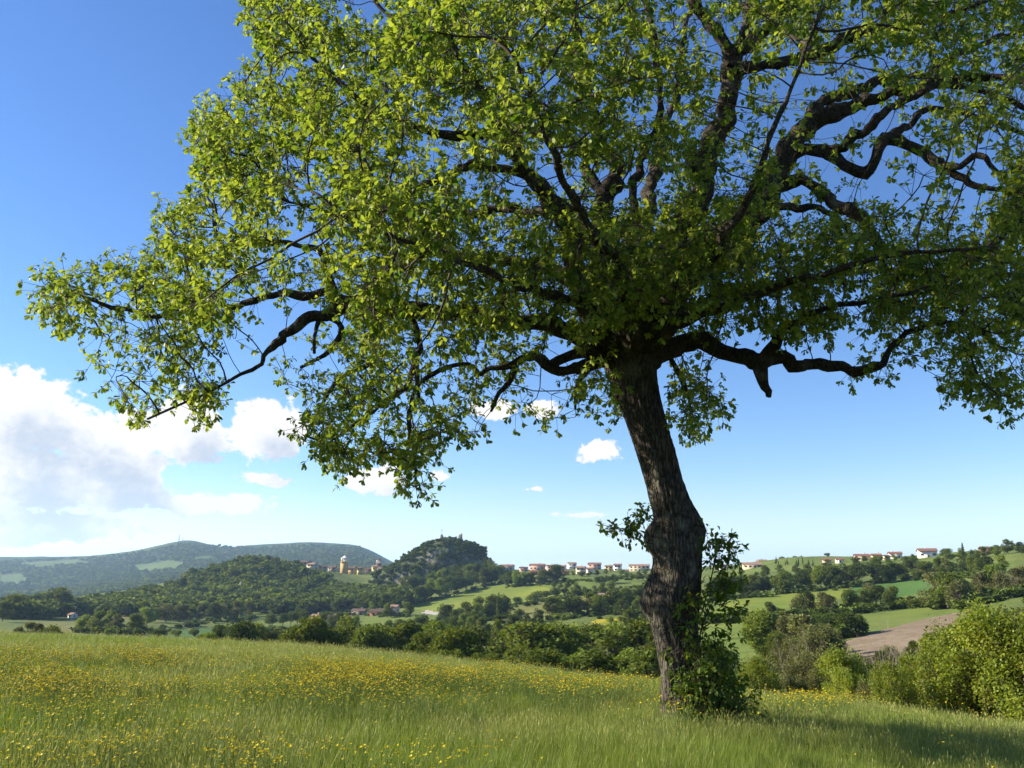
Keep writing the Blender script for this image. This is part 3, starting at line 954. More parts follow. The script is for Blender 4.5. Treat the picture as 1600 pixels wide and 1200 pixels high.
# looser places (px, py, rx, ry, keep)
THIN = [(1330, 230, 130, 90, .32), (1480, 260, 130, 80, .45), (1420, 330, 110, 50, .5), (1310, 195, 90, 60, .35), (1230, 130, 60, 30, .5), (1350, 95, 120, 25, .5), (1360, 290, 90, 40, .25), (1560, 330, 60, 50, .5),
        (1180, 250, 50, 60, .5), (950, 290, 70, 45, .25), (1010, 290, 40, 50, .3), (845, 260, 60, 50, .4), (720, 255, 110, 40, .5), (640, 240, 60, 30, .6), (500, 515, 70, 55, .42), (340, 330, 25, 45, .35), (430, 405, 40, 22, .4), (560, 440, 50, 25, .6),
        (1300, 560, 120, 28, .4), (1150, 545, 90, 22, .15), (830, 600, 70, 40, .5), (960, 620, 40, 80, .7), (1090, 620, 60, 80, .8), (420, 570, 120, 45, .5), (260, 590, 90, 60, .85), (560, 610, 130, 60, .75), (640, 720, 50, 60, .95),
        (1500, 580, 110, 70, .75), (1440, 545, 60, 40, .6), (110, 450, 70, 40, .75), (1130, 200, 40, 80, .45), (990, 545, 60, 40, .12), (900, 560, 60, 30, .3), (1120, 100, 45, 40, .5), (480, 650, 60, 60, .95)]
poly = np.array(CROWN, float)
NA = 52000
cx_, cy_ = rng.uniform(40, 1870, NA), rng.uniform(-410, 790, NA)
ok = in_poly(cx_, cy_, CROWN)
cx_, cy_ = cx_[ok], cy_[ok]
seg = np.roll(poly, -1, 0) - poly
dist = np.full(len(cx_), 1e9)
for a_, s_ in zip(poly, seg):
    t_ = np.clip(((cx_ - a_[0]) * s_[0] + (cy_ - a_[1]) * s_[1]) / (s_ @ s_), 0, 1)
    dist = np.minimum(dist, np.hypot(cx_ - a_[0] - t_ * s_[0], cy_ - a_[1] - t_ * s_[1]))
thick = .9 + 4.6 * np.sqrt(np.clip(dist / 330, 0, 1))
keep = np.ones(len(cx_))
for (x, y, a, b, kf) in THIN:
    q = np.clip(1.25 - np.hypot((cx_ - x) / a, (cy_ - y) / b), 0, .35) / .35
    keep *= 1 - q * (1 - kf)
clump = fbm(cx_ / 95, cy_ / 95, 77, 3)
keep *= np.clip(.62 + 2.2 * clump, .10, 1.0)
out_f = (cy_ < -30) | (cx_ > 1640)
keep = np.where(out_f, keep * .30, keep)
sel = rng.random(len(cx_)) < keep * (thick / 5.5) ** .5 * 1.0
cx_, cy_, thick, dist = cx_[sel], cy_[sel], thick[sel], dist[sel]
off = rng.uniform(-1, 1, len(cx_)) * thick
cdep = np.interp(cx_, [50, 500, 1000, 1500, 1850], [-1.0, -.6, 0, .2, 0])
ATT = np.array([pt(a, b, TD + c + o) for a, b, c, o in zip(cx_, cy_, cdep, off)])
c3 = np.array([mnoise.noise(Vector(p) * 1.25) + .5 * mnoise.noise(Vector(p) * 2.9) for p in ATT])      # tufts with gaps between them
tuft = rng.random(len(ATT)) < np.clip(.74 + 1.6 * c3, .03, 1)
ATT, outside = ATT[tuft], out_f[sel][tuft]
# the near branch that comes in at the right edge, and the spray low on the right
extra = []
for (x, y, rx, ry, n, d0, d1) in [(1592, 322, 34, 50, 26, 9.0, 10.5), (1560, 600, 45, 40, 22, 12, 14), (1500, 600, 40, 30, 14, 12, 14), (1000, 415, 190, 95, 250, 9.8, 12.2), (720, 420, 170, 90, 70, 10, 12.3), (1260, 440, 190, 85, 190, 10.5, 13.5), (1480, 480, 120, 90, 110, 11.5, 14.5), (620, 330, 150, 80, 60, 10.5, 12.5)]:
    for _ in range(n):
        a, r = random.uniform(0, 6.28), math.sqrt(random.random())
        extra.append(pt(x + rx * r * math.cos(a), y + ry * r * math.sin(a), random.uniform(d0, d1)))
ATT = np.vstack([ATT, extra])
outside = np.r_[outside, np.zeros(len(extra), bool)]
print('attractors', len(ATT))

# grow the branches towards the leaf sprays
alive = np.ones(len(ATT), bool)
att_node = np.full(len(ATT), -1)
STEP, KILL = .17, .26
best_d = np.full(len(ATT), 1e9)
best_n = np.zeros(len(ATT), int)
new_from = 0
for it in range(75):
    kd = kdtree.KDTree(len(nodes_p) - new_from)
    for q in range(new_from, len(nodes_p)):
        kd.insert(nodes_p[q], q)
    kd.balance()
    for q in np.where(alive)[0]:
        co, idx, d = kd.find(ATT[q])
        if d < best_d[q]:
            best_d[q], best_n[q] = d, idx
    got = alive & (best_d < KILL)
    att_node[got] = best_n[got]
    alive &= ~got
    if not alive.any():
        break
    new_from = len(nodes_p)
    pull = {}
    for q in np.where(alive)[0]:
        if best_d[q] < 3.2 or it > 20:
            v = ATT[q] - nodes_p[best_n[q]]
            pull.setdefault(best_n[q], []).append(v / best_d[q])
    for b_, vs in pull.items():
        d = np.mean(vs, 0) + rng.normal(0, .22, 3)
        l = np.linalg.norm(d)
        if l < 1e-3:
            continue
        nodes_p.append(nodes_p[b_] + d / l * STEP)
        nodes_r.append(.0035)
        nodes_par.append(int(b_))
        nodes_fix.append(False)
    if len(nodes_p) == new_from:
        break
left = np.where(alive & (best_d < .5))[0]
att_node[left] = best_n[left]
ATT, outside, att_node = ATT[att_node >= 0], outside[att_node >= 0], att_node[att_node >= 0]
NPs = np.array(nodes_p)
par = np.array(nodes_par)
fix = np.array(nodes_fix)
rad2 = np.where(fix, 0, .0)
acc = np.zeros(len(NPs))
cnt = np.bincount(att_node[att_node >= 0], minlength=len(NPs))
for q in range(len(NPs) - 1, -1, -1):
    if fix[q]:
        continue
    acc[q] += max(cnt[q], .0) * .0042 ** 2.3
    if acc[q] == 0:
        acc[q] = .0034 ** 2.3
    if par[q] >= 0 and not fix[par[q]]:
        acc[par[q]] += acc[q]
rg = np.maximum(acc, 1e-9) ** (1 / 2.3)
rg = np.clip(rg, .0038, .075)
kids = {}
for q in range(len(NPs)):
    if not fix[q] and par[q] >= 0:
        kids.setdefault(par[q], []).append(q)
tw_acc = Acc()
starts = [(p, c) for p, cs in kids.items() if fix[p] for c in cs]
while starts:
    p, c = starts.pop()
    chain, rch = [NPs[p]], [min(rg[c] * 1.15, .08)]
    while True:
        chain.append(NPs[c]); rch.append(rg[c])
        cs = kids.get(c, [])
        if not cs:
            break
        m_ = max(cs, key=lambda k: rg[k])
        starts += [(c, k) for k in cs if k != m_]
        c = m_
    ch = np.array(chain)
    if len(ch) > 3:
        ch[1:-1] = (ch[:-2] + 2 * ch[1:-1] + ch[2:]) / 4
    V, Fs = tube_np(ch, np.array(rch), 6 if rch[0] > .025 else (4 if rch[0] > .01 else 3), 0, False)
    tw_acc.add(V - OB, Fs)
print('nodes', len(NPs))

# leaf rosettes
def rand_frames(D, r_):
    """orthonormal frames whose first axis is D (n,3)"""
    U = r_.normal(0, .45, D.shape) + np.array([0, 0, 1.0])
    Y = np.cross(U, D)
    Y /= np.maximum(np.linalg.norm(Y, axis=1), 1e-6)[:, None]
    Z = np.cross(D, Y)
    return Y, Z


def leaves_mesh(name, pos, dirs, length, tint, tmpl, r_):
    LV, LF = tmpl
    Y, Z = rand_frames(dirs, r_)
    n = len(pos)
    curl = r_.uniform(.4, 1.7, n)
    wid = r_.uniform(.75, 1.15, n)
    V = (LV[None, :, 0:1] * dirs[:, None, :] + LV[None, :, 1:2] * wid[:, None, None] * Y[:, None, :] + LV[None, :, 2:3] * curl[:, None, None] * Z[:, None, :]) * length[:, None, None] + pos[:, None, :]
    F = [(f[None] + (np.arange(n) * len(LV))[:, None, None]).reshape(-1, f.shape[1]) for f in LF]
    return mesh_np(name, V.reshape(-1, 3), F, False, {'tint': np.repeat(tint, len(LV))})


SIMPLE = (np.array([(0, 0, 0), (.36, .15, .02), (.48, 0, -.05), (.36, -.15, .02), (.76, .27, -.07), (.70, 0, -.12), (.76, -.27, -.07), (1, 0, -.25)]),
          [np.array([(0, 2, 1), (0, 3, 2), (4, 5, 7), (5, 6, 7)]), np.array([(1, 2, 5, 4), (2, 3, 6, 5)])])
lp, ld_, ll, lt = [], [], [], []
hang = np.array([0, 0, -.25])
for q in range(len(ATT)):
    nd = NPs[att_node[q]]
    nros = 4 if rng.random() < .7 else 3
    for s in range(nros):
        c = ATT[q] + rng.normal(0, .11, 3)
        ax = c - nd
        ax = ax / max(np.linalg.norm(ax), 1e-3)
        V, Fs = tube_np(np.array([nd, c]), np.array([.0040, .0024]), 3, 0, False)
        tw_acc.add(V - OB, Fs)
        n_ = int(rng.integers(6, 9))
        bt = rng.normal(.5, .22)
        e1 = np.cross(ax, [0.3, .2, .93])
        e1 /= max(np.linalg.norm(e1), 1e-3)
        e2 = np.cross(ax, e1)
        an = (rng.uniform(0, 6.28) + np.arange(n_) * 2.4)[:, None]
        d = ax * rng.uniform(.15, .8, (n_, 1)) + (e1 * np.cos(an) + e2 * np.sin(an)) * rng.uniform(.5, 1.25, (n_, 1)) + hang * rng.uniform(.6, 2.6, (n_, 1))
        ld_.append(d / np.linalg.norm(d, axis=1)[:, None])
        lp.append(c - ax * rng.uniform(0, .07, (n_, 1)))
        ll.append(rng.uniform(.060, .108, n_) * (1.5 if outside[q] else 1))
        lt.append(np.clip(bt + rng.normal(0, .14, n_), 0, 1))
lp, ld_, ll, lt = np.concatenate(lp), np.concatenate(ld_), np.concatenate(ll), np.concatenate(lt)
print('leaves', len(lp))
crown = obj('crown', leaves_mesh('crown', lp - OB, ld_, ll, lt, SIMPLE, rng), M_OAK, oak)
crown['kind'] = 'stuff'
tw = obj('twigs', tw_acc.mesh('twigs', True), M_TWIG, oak)
tw['kind'] = 'stuff'

# ---------------------------------------------------------------- leafy shoots on the trunk and the shrub at its foot
M_SHOOT = mat_leaf('shoot_leaf', (.050, .115, .018), (.17, .21, .026), trans=.45)


def spray(chains, nleaf, spread, lmin, lmax, origin, r_, side=.35, tint=.5):
    """stems as tubes and leaves round their outer part; chains = list of (points, radius)"""
    st, P, D, L, T = Acc(), [], [], [], []
    for C, r0 in chains:
        C = np.asarray(C, float)
        c = catmull(C, max(6, len(C) * 4))
        V, Fs = tube_np(c, np.linspace(r0, r0 * .3, len(c)), 5, 0, True)
        st.add(V - origin, Fs)
        n = max(3, int(nleaf * np.linalg.norm(np.diff(c, axis=0), axis=1).sum()))
        for _ in range(n):
            t = r_.uniform(side, 1) ** .8
            k = min(int(t * (len(c) - 1)), len(c) - 2)
            b = c[k] + (c[k + 1] - c[k]) * r_.random()
            o = b + r_.normal(0, spread, 3)
            V, Fs = tube_np(np.array([b, (b + o) / 2 + r_.normal(0, .01, 3), o]), np.array([.004, .003, .002]), 3, 0, False)
            st.add(V - origin, Fs)
            m_ = int(r_.integers(4, 8))
            d = r_.normal(0, .8, (m_, 3)) + np.array([0, 0, -.15]) + (o - b) / max(np.linalg.norm(o - b), 1e-3) * .7
            D.append(d / np.linalg.norm(d, axis=1)[:, None])
            P.append(o + r_.normal(0, .025, (m_, 3)) - origin)
            L.append(r_.uniform(lmin, lmax, m_))
            T.append(np.clip(tint + r_.normal(0, .2, m_), 0, 1))
    return st, np.concatenate(P), np.concatenate(D), np.concatenate(L), np.concatenate(T)


def shoot_part(chs, nleaf, spread):
    ch = [([pt(a, b, TD + c) for a, b, c in C], r) for C, r in chs]
    st, P, D, L, T = spray(ch, nleaf, spread, .06, .12, OB, rng)
    s = obj('shoot', st.mesh('shoot', True), M_TWIG, oak)
    obj('shoot_leaves', leaves_mesh('shoot_leaves', P, D, L, T, SIMPLE, rng), M_SHOOT, s)['kind'] = 'stuff'


shoot_part([([(1020, 850, -.3), (1000, 845, -.4), (975, 830, -.5), (948, 822, -.5)], .010), ([(1012, 838, -.3), (1004, 815, -.4), (1002, 792, -.4)], .008), ([(1008, 842, -.3), (990, 826, -.5), (978, 822, -.5)], .007)], 34, .07)
shoot_part([([(1096, 960, -.1), (1112, 900, -.15), (1120, 860, -.15), (1132, 838, -.1)], .013), ([(1104, 920, -.1), (1130, 890, -.1), (1152, 858, -.1)], .009), ([(1110, 890, -.2), (1108, 860, -.3), (1104, 832, -.3)], .008), ([(1108, 925, -.2), (1135, 918, -.1), (1165, 905, 0)], .008)], 26, .08)
shoot_part([([(1090, 1010, -.3), (1100, 970, -.4), (1120, 930, -.4), (1140, 905, -.4)], .012), ([(1090, 990, -.4), (1078, 955, -.5), (1090, 930, -.5)], .010), ([(1100, 980, -.4), (1125, 965, -.4), (1152, 955, -.3)], .010)], 40, .10)

SHB = at_D(1108, TD - .15, 1128)
shrub_o = empty('shrub', SHB)
tag(shrub_o, 'leafy green shrub of oak suckers crowding the foot of the leaning trunk', 'shrub')
ch = []
for (x, y, d) in [(1060, 1010, -.5), (1075, 975, -.5), (1095, 960, -.45), (1118, 985, -.4), (1140, 1020, -.3), (1160, 1055, -.2), (1172, 1085, -.1), (1180, 1105, -.1), (1120, 1040, -.6), (1090, 1030, -.65), (1062, 1060, -.6), (1050, 1085, -.6), (1075, 1090, -.75), (1110, 1080, -.8),
                  (1140, 1085, -.6), (1155, 1105, -.5), (1130, 1115, -.7), (1090, 1110, -.8), (1100, 1000, -.5), (1132, 1000, -.2), (1150, 1035, .1), (1165, 1070, .2), (1125, 1060, -.4), (1105, 1050, -.6)]:
    b = np.array(SHB) + np.array([random.uniform(-.22, .25), random.uniform(-.35, .1), -.05])
    e = pt(x, y, TD + d)
    m1 = b + (e - b) * .5 + np.array([random.uniform(-.08, .08), random.uniform(-.1, .1), .12])
    ch.append(([b, m1, e], .014))
st, P, D, L, T = spray(ch, 22, .13, .055, .105, np.array(SHB), rng, .15, .4)
obj('stems', st.mesh('stems', True), M_TWIG, shrub_o)['kind'] = 'stuff'
obj('foliage', leaves_mesh('foliage', P, D, L, T, SIMPLE, rng), M_SHOOT, shrub_o)['kind'] = 'stuff'

# ---------------------------------------------------------------- tree kinds of the valley
QUAD = (np.array([(-.5, -.32, 0), (.0, -.5, .06), (.5, -.3, 0), (.5, .3, .05), (0, .5, 0), (-.5, .32, .06)]), [np.array([(0, 1, 4, 5), (1, 2, 3, 4)])])
M_TREE = mat_leaf('tree_leaf', (.060, .100, .019), (.20, .235, .040), trans=.32, vary=.9, rough=.6)
M_DARK = mat_leaf('dark_tree_leaf', (.040, .070, .016), (.12, .155, .030), trans=.25, vary=.7, rough=.6)
M_PALE = mat_leaf('pale_tree_leaf', (.085, .10, .036), (.20, .20, .075), trans=.30, vary=.7, rough=.6)
M_BRIGHT = mat_leaf('bright_shrub_leaf', (.10, .16, .020), (.33, .36, .050), trans=.4, vary=.5, rough=.55)
M_WOODY = mat_plain('grey_wood', (.11, .09, .07), (.17, .145, .115), 6.0)
M_DEAD = mat_plain('bleached_wood', (.34, .29, .22), (.25, .21, .16), 6.0)


def crown_points(n, lobes, r_, shell=.55):
    """positions spread through a set of overlapping lobes (x,y,z,rx,ry,rz), denser near their skin"""
    out, nor = [], []
    w = np.array([l[3] * l[4] + l[4] * l[5] for l in lobes])
    pick = r_.choice(len(lobes), n, p=w / w.sum())
    L = np.array(lobes)[pick]
    d = r_.normal(0, 1, (n, 3))
    d /= np.linalg.norm(d, axis=1)[:, None]
    rr = (shell + (1 - shell) * r_.random(n)) ** .7 * (1 + r_.normal(0, .07, n))
    P = L[:, :3] + d * L[:, 3:6] * rr[:, None]
    return P, d


def make_tree(name, h, wid, r_, kind='round', leaves=1500, size=.34, mat=None, bare=.16):
    """unit-built tree (metres, base at the origin) returned as (trunk mesh, crown mesh)"""
    ac = Acc()
    trunk_h = h * bare
    lean = r_.normal(0, .05, 2)
    lobes = []
    if kind == 'cypress':
        for k in range(14):
            f = (k + .5) / 14
            w = wid * .5 * (math.sin(math.pi * min(1, f * .85 + .12)) ** .7) * (1 - f * .35)
            lobes.append((r_.normal(0, .06), r_.normal(0, .06), trunk_h + f * (h - trunk_h), w, w, (h - trunk_h) * .08))
    elif kind == 'conifer':
        for k in range(12):
            f = (k + .5) / 12
            w = wid * .5 * (1.05 - f)
            for s in range(3):
                a = r_.uniform(0, 6.28)
                lobes.append((math.cos(a) * w * .5, math.sin(a) * w * .5, trunk_h + f * (h - trunk_h), w * .6, w * .6, (h - trunk_h) * .05))
    else:
        nl = {'round': 17, 'bush': 13, 'tall': 17, 'loose': 20, 'shrubby': 46}[kind]
        for k in range(nl):
            a, f = r_.uniform(0, 6.28), r_.random()
            rr = math.sqrt(r_.random()) * wid * (.43 if kind == 'shrubby' else .36)
            z0 = trunk_h + (h - trunk_h) * (.12 + .74 * f)
            prof = math.sin(math.pi * min(1, .22 + .70 * f)) if kind not in ('tall', 'shrubby') else math.sin(math.pi * min(1, .3 + .62 * f)) ** .6
            s = wid * r_.uniform(.13, .23) * {'loose': .8, 'shrubby': .55}.get(kind, 1)
            lobes.append((math.cos(a) * rr * prof + lean[0] * z0, math.sin(a) * rr * prof + lean[1] * z0, z0, s * r_.uniform(.9, 1.3), s * r_.uniform(.9, 1.3), s * (r_.uniform(1.0, 1.9) if kind == 'shrubby' else r_.uniform(.65, 1.0))))
    # trunk and limbs up into the lobes
    top = np.array([lean[0] * h * .6, lean[1] * h * .6, h * .62])
    C = catmull(np.array([[0, 0, -.4], [r_.normal(0, .05), r_.normal(0, .05), trunk_h], top * .8 + r_.normal(0, .1, 3), top]), 12)
    r0 = .022 * h + .03
    V, Fs = tube_np(C, np.linspace(r0, r0 * .25, 12), 7, .06, True, int(r_.integers(99)))
    ac.add(V, Fs)
    for l in lobes[:(40 if kind == 'shrubby' else 14)]:
        b = C[int(r_.integers(3, 9))]
        e = np.array(l[:3])
        c = catmull(np.array([b, (b + e) / 2 + r_.normal(0, .05 * wid, 3), e]), 6)
        V, Fs = tube_np(c, np.linspace(r0 * .38, .012, 6), 4, 0, False)
        ac.add(V, Fs)
        for s in range(3):
            e2 = e + r_.normal(0, 1, 3) * np.array(l[3:6]) * .8
            V, Fs = tube_np(np.array([c[3], (c[3] + e2) / 2 + r_.normal(0, .04 * wid, 3), e2]), np.array([.03, .02, .008]) * h / 8, 3, 0, False)
            ac.add(V, Fs)
    P, d = crown_points(leaves, lobes, r_, .25 if kind == 'shrubby' else .5)
    if kind == 'shrubby':
        P = P + r_.normal(0, .07, P.shape)
    dirs = d + r_.normal(0, .7, d.shape)
    dirs /= np.linalg.norm(dirs, axis=1)[:, None]
    hue = np.clip(.45 + .22 * fbm(P[:, 0] * .9 + 50, P[:, 2] * .9 + P[:, 1] * .7, int(r_.integers(99)), 2) * 4 + r_.normal(0, .13, len(P)), 0, 1)
    cm = leaves_mesh(name + '_crown', P, dirs, size * r_.uniform(.6, 1.35, len(P)), hue, QUAD, r_)
    tm = ac.mesh(name + '_trunk', True)
    tm.materials.append(M_WOODY)
    cm.materials.append(mat or M_TREE)
    return tm, cm


def bare_tree(name, h, r_, mat):
    ac = Acc()

    def br(b, d, l, r0, lev):
        n = 5
        p = [b]
        dd = d.copy()
        for k in range(n):
            dd = dd + r_.normal(0, .16, 3) + np.array([0, 0, .05])
            dd /= np.linalg.norm(dd)
            p.append(p[-1] + dd * l / n)
        V, Fs = tube_np(np.array(p), np.linspace(r0, r0 * .35, n + 1), 5 if lev == 0 else 3, 0, True)
        ac.add(V, Fs)
        if lev < 3:
            for k in range(5 if lev == 0 else 4):
                t = int(r_.integers(2, n + 1))
                nd = dd + r_.normal(0, .55, 3)
                nd /= np.linalg.norm(nd)
                br(p[t], nd, l * r_.uniform(.4, .62), r0 * .5, lev + 1)
    for s in range(3):
        br(np.array([r_.normal(0, .15), r_.normal(0, .15), -.2]), np.array([r_.normal(0, .18), r_.normal(0, .18), 1.0]), h * r_.uniform(.5, .75), .034 * h / 5, 0)
    m = ac.mesh(name, True)
    m.materials.append(mat)
    return m


rt = np.random.default_rng(21)
KIND = {
    'round': [make_tree('round_tree', 8, 7.5, rt, 'round', 3800, .30) for _ in range(4)],
    'dark': [make_tree('dark_tree', 9, 8.5, rt, 'round', 3800, .32, M_DARK) for _ in range(3)],
    'loose': [make_tree('loose_tree', 8, 6.5, rt, 'loose', 2300, .28, M_TREE, .2) for _ in range(3)],
    'pale': [make_tree('pale_tree', 7, 7, rt, 'loose', 3000, .26, M_PALE, .10) for _ in range(3)],
    'bush': [make_tree('field_bush', 3.2, 5.2, rt, 'bush', 2600, .22, M_TREE, .03) for _ in range(3)],
    'tall': [make_tree('tall_tree', 11, 5, rt, 'tall', 2800, .30, M_TREE, .12) for _ in range(2)],
    'cypress': [make_tree('cypress', 10, 2.2, rt, 'cypress', 1500, .26, M_DARK, .04) for _ in range(2)],
    'conifer': [make_tree('conifer', 12, 5, rt, 'conifer', 2000, .34, M_DARK, .08) for _ in range(2)],
    # near shrubs with leaf-sized faces
    'near': [make_tree('near_shrub', 4.2, 4.8, rt, 'shrubby', 17000, .075, M_BRIGHT, .03) for _ in range(2)],
    'scrub': [make_tree('scrub', 4.0, 4.0, rt, 'shrubby', 11000, .085, M_PALE, .04) for _ in range(2)],
    'mid': [make_tree('mid_tree', 6.5, 6.0, rt, 'round', 9000, .19, M_TREE, .08) for _ in range(2)],
    'dead': [(bare_tree('dead_tree', 5, rt, M_DEAD), None) for _ in range(3)],
}
KH = {'round': 8, 'dark': 9, 'loose': 8, 'pale': 7, 'bush': 3.2, 'tall': 11, 'cypress': 10, 'conifer': 12, 'near': 3.5, 'scrub': 4.0, 'mid': 6.5, 'dead': 5}
NAME = {'round': 'round_tree', 'dark': 'dark_tree', 'loose': 'field_tree', 'pale': 'pale_tree', 'bush': 'bush', 'tall': 'tall_tree', 'cypress': 'cypress_tree', 'conifer': 'conifer_tree', 'near': 'shrub', 'scrub': 'scrub_bush', 'mid': 'leafy_tree', 'dead': 'dead_tree'}
CATG = {'bush': 'bush', 'near': 'shrub', 'scrub': 'bush'}
n_tree = 0


def plant(kind, P, h, label, group=None, wide=1.0):
    """one tree of a kind at a ground point, h metres tall"""
    global n_tree
    n_tree += 1
    tm, cm = random.choice(KIND[kind])
    s = h / KH[kind]
    o = empty(NAME[kind], (P[0], P[1], P[2] - .1), random.uniform(0, 6.28), (s * wide * random.uniform(.88, 1.14), s * wide * random.uniform(.88, 1.14), s))
    tag(o, label, CATG.get(kind, 'tree'), group)
    obj('trunk', tm, None, o)
    if cm is not None:
        obj('crown', cm, None, o)
    return o


LOOK = {'round': 'mid-green round', 'dark': 'dark broad-crowned', 'loose': 'loose-crowned green', 'pale': 'pale feathery', 'bush': 'low spreading', 'tall': 'tall slender', 'cypress': 'pointed dark', 'conifer': 'small conical', 'near': 'bright leafy', 'scrub': 'twiggy grey-green', 'mid': 'dense leafy', 'dead': 'bleached leafless'}
NOUN = {'bush': 'bush', 'near': 'shrub', 'scrub': 'bush', 'cypress': 'cypress', 'conifer': 'conifer'}


def plant_set(items, place, group, wide):
    """items = (kind, ground point, height); the tallest and lowest of each kind are told apart in the label"""
    for kind in sorted(set(i[0] for i in items)):
        its = sorted([i for i in items if i[0] == kind], key=lambda i: i[2])
        for q, (k, P, h) in enumerate(its):
            sz = ''
            if len(its) > 2:
                sz = 'tallest ' if q == len(its) - 1 else ('lowest ' if q == 0 else '')
            elif len(its) == 2:
                sz = ('shorter ', 'taller ')[q]
            plant(k, P, h, sz + LOOK[k] + ' ' + NOUN.get(k, 'tree') + ' ' + place, group, wide)


def row_of(kinds, pts, n, hpx, place, group, jit=5, wide=1.0):
    """n trees along a pixel polyline given at their feet; hpx = height in photo pixels (lo, hi)"""
    pts = np.array(pts, float)
    L = np.r_[0, np.cumsum(np.linalg.norm(np.diff(pts, axis=0), axis=1))]
    items = []
    for k in range(n):
        t = (k + .5 + random.uniform(-.3, .3)) / n * L[-1]
        x, y = np.interp(t, L, pts[:, 0]), np.interp(t, L, pts[:, 1])
        P = hit(x + random.uniform(-jit, jit), y + random.uniform(-jit, jit) * .35, 45)
        items.append((random.choice(kinds), P, random.uniform(*hpx) * px_len(P) * 1.1))
    plant_set(items, place, group, wide)


def at_dist(kinds, spots, place, group, wide=1.0):
    """trees whose feet are hidden: (px, forward distance, row of the top)"""
    items = []
    for (x, D, top) in spots:
        P = at_D(x, D, top)
        items.append((random.choice(kinds), P, max(1.5, EYE[2] + D * slope_of_row(top) - P[2]) * 1.04))
    if len(items) == 1:
        plant(*items[0], place, group, wide)
    else:
        plant_set(items, place, group, wide)


# trees just over the brow of the meadow
G1 = 'trees rising behind the brow of the meadow'
at_dist(['mid', 'round'], [(x, random.uniform(105, 150), t - 28) for x, t in [(492, 993), (520, 1000), (548, 992), (580, 998), (612, 1000), (640, 1003), (668, 1008), (690, 1000), (715, 1010), (742, 1012), (800, 1010), (832, 1000), (868, 1003), (900, 1006), (925, 1010), (950, 1003), (975, 1010), (1000, 1000), (1020, 1006), (1042, 1010), (1112, 1035), (1140, 1045)]],
        'half hidden behind the brow of the flowery meadow', G1, 1.2)
at_dist(['mid', 'loose'], [(x, random.uniform(70, 95), t - 16) for x, t in [(655, 1020), (700, 1025), (760, 1030), (815, 1026), (850, 1022), (890, 1030), (935, 1028), (985, 1032), (1012, 1026)]],
        'close behind the brow of the flowery meadow', 'bushy trees close behind the brow', 1.2)
at_dist(['dark'], [(845, 175, 968), (868, 178, 975), (832, 170, 985)], 'in the clump below the cypress and village fields', 'dark round trees of the valley clump')
at_dist(['round', 'pale'], [(900, 180, 978), (925, 180, 973), (885, 170, 985), (955, 185, 990), (820, 190, 985), (800, 200, 978)], 'beside the dark clump in the valley', 'trees round the dark valley clump')
at_dist(['tall'], [(767, 165, 962)], 'tall slender tree with a bare lower trunk above the meadow brow', None)
at_dist(['mid', 'dark'], [(x, random.uniform(150, 210), t) for x, t in [(330, 985), (345, 976), (362, 972), (385, 970), (405, 974), (425, 980), (445, 984), (318, 990)]], 'in the thicket beyond the meadow, below the wooded hill', 'thicket below the wooded hill')
at_dist(['cypress'], [(468, 150, 984), (475, 152, 978)], 'at the end of the thicket beyond the meadow', 'cypresses by the thicket')
at_dist(['pale', 'bush'], [(30, 190, 978), (48, 190, 972), (62, 190, 974), (78, 190, 979)], 'on the grass strip beyond the far left end of the meadow', 'brownish bushes beyond the meadow')
# hedges and rows across the valley
row_of(['round', 'dark', 'loose'], [(640, 1000), (700, 1002), (760, 998), (800, 985), (860, 968), (920, 960), (1000, 958)], 24, (20, 34), 'along the field edge in the middle of the valley', 'hedgerow across the middle of the valley')
row_of(['dark', 'round'], [(930, 962), (960, 956), (1015, 950)], 8, (26, 40), 'in the row above the yellow flower field', 'dark row above the yellow flower field')
row_of(['round', 'loose'], [(950, 990), (975, 985), (1030, 990)], 6, (22, 30), 'at the lower edge of the yellow flower field', 'trees below the yellow flower field')
row_of(['dark', 'round'], [(682, 968), (720, 972), (760, 968), (795, 962)], 11, (20, 32), 'in the grove beside the pale path below the rocky hill', 'grove by the pale path')
at_dist(['cypress'], [(779, 420, 928)], 'single dark cypress standing up from the grove by the fields', None)
row_of(['bush'], [(808, 945), (835, 940), (870, 932), (905, 928)], 7, (8, 13), 'in the thin hedge between the green fields below the village', 'thin hedge below the village')
row_of(['round', 'loose'], [(900, 930), (930, 932), (960, 926)], 6, (12, 22), 'near the small farm below the village', 'trees near the small farm')
row_of(['round', 'dark'], [(935, 914), (968, 912)], 6, (10, 16), 'in the clump on the field right below the village', 'clump below the village')
row_of(['round'], [(860, 918), (885, 922), (900, 918)], 5, (9, 14), 'at the foot of the village slope', 'trees at the foot of the village slope')
row_of(['round', 'dark'], [(790, 916), (820, 915), (850, 914), (880, 908)], 11, (16, 26), 'in the belt directly under the village houses', 'tree belt under the village')
row_of(['round', 'bush'], [(885, 900), (930, 899), (985, 900), (1020, 899)], 9, (6, 10), 'between the village houses on the ridge', 'village garden trees')
row_of(['round', 'loose'], [(985, 908), (1022, 906)], 4, (9, 14), 'at the trunk end of the village field', 'trees at the end of the village field')
# belt under the rocky hill
row_of(['round', 'dark'], [(600, 952), (650, 942), (700, 930), (745, 918), (790, 906)], 22, (20, 28), 'in the sloping front belt below the rocky hill', 'front belt below the rocky hill')
row_of(['dark', 'round'], [(612, 936), (660, 926), (710, 914), (770, 900)], 20, (20, 28), 'in the upper belt against the foot of the rocky hill', 'upper belt below the rocky hill')
row_of(['round'], [(705, 978), (725, 982), (750, 980)], 4, (18, 26), 'standing on the pasture near the grove', 'pasture trees near the grove')
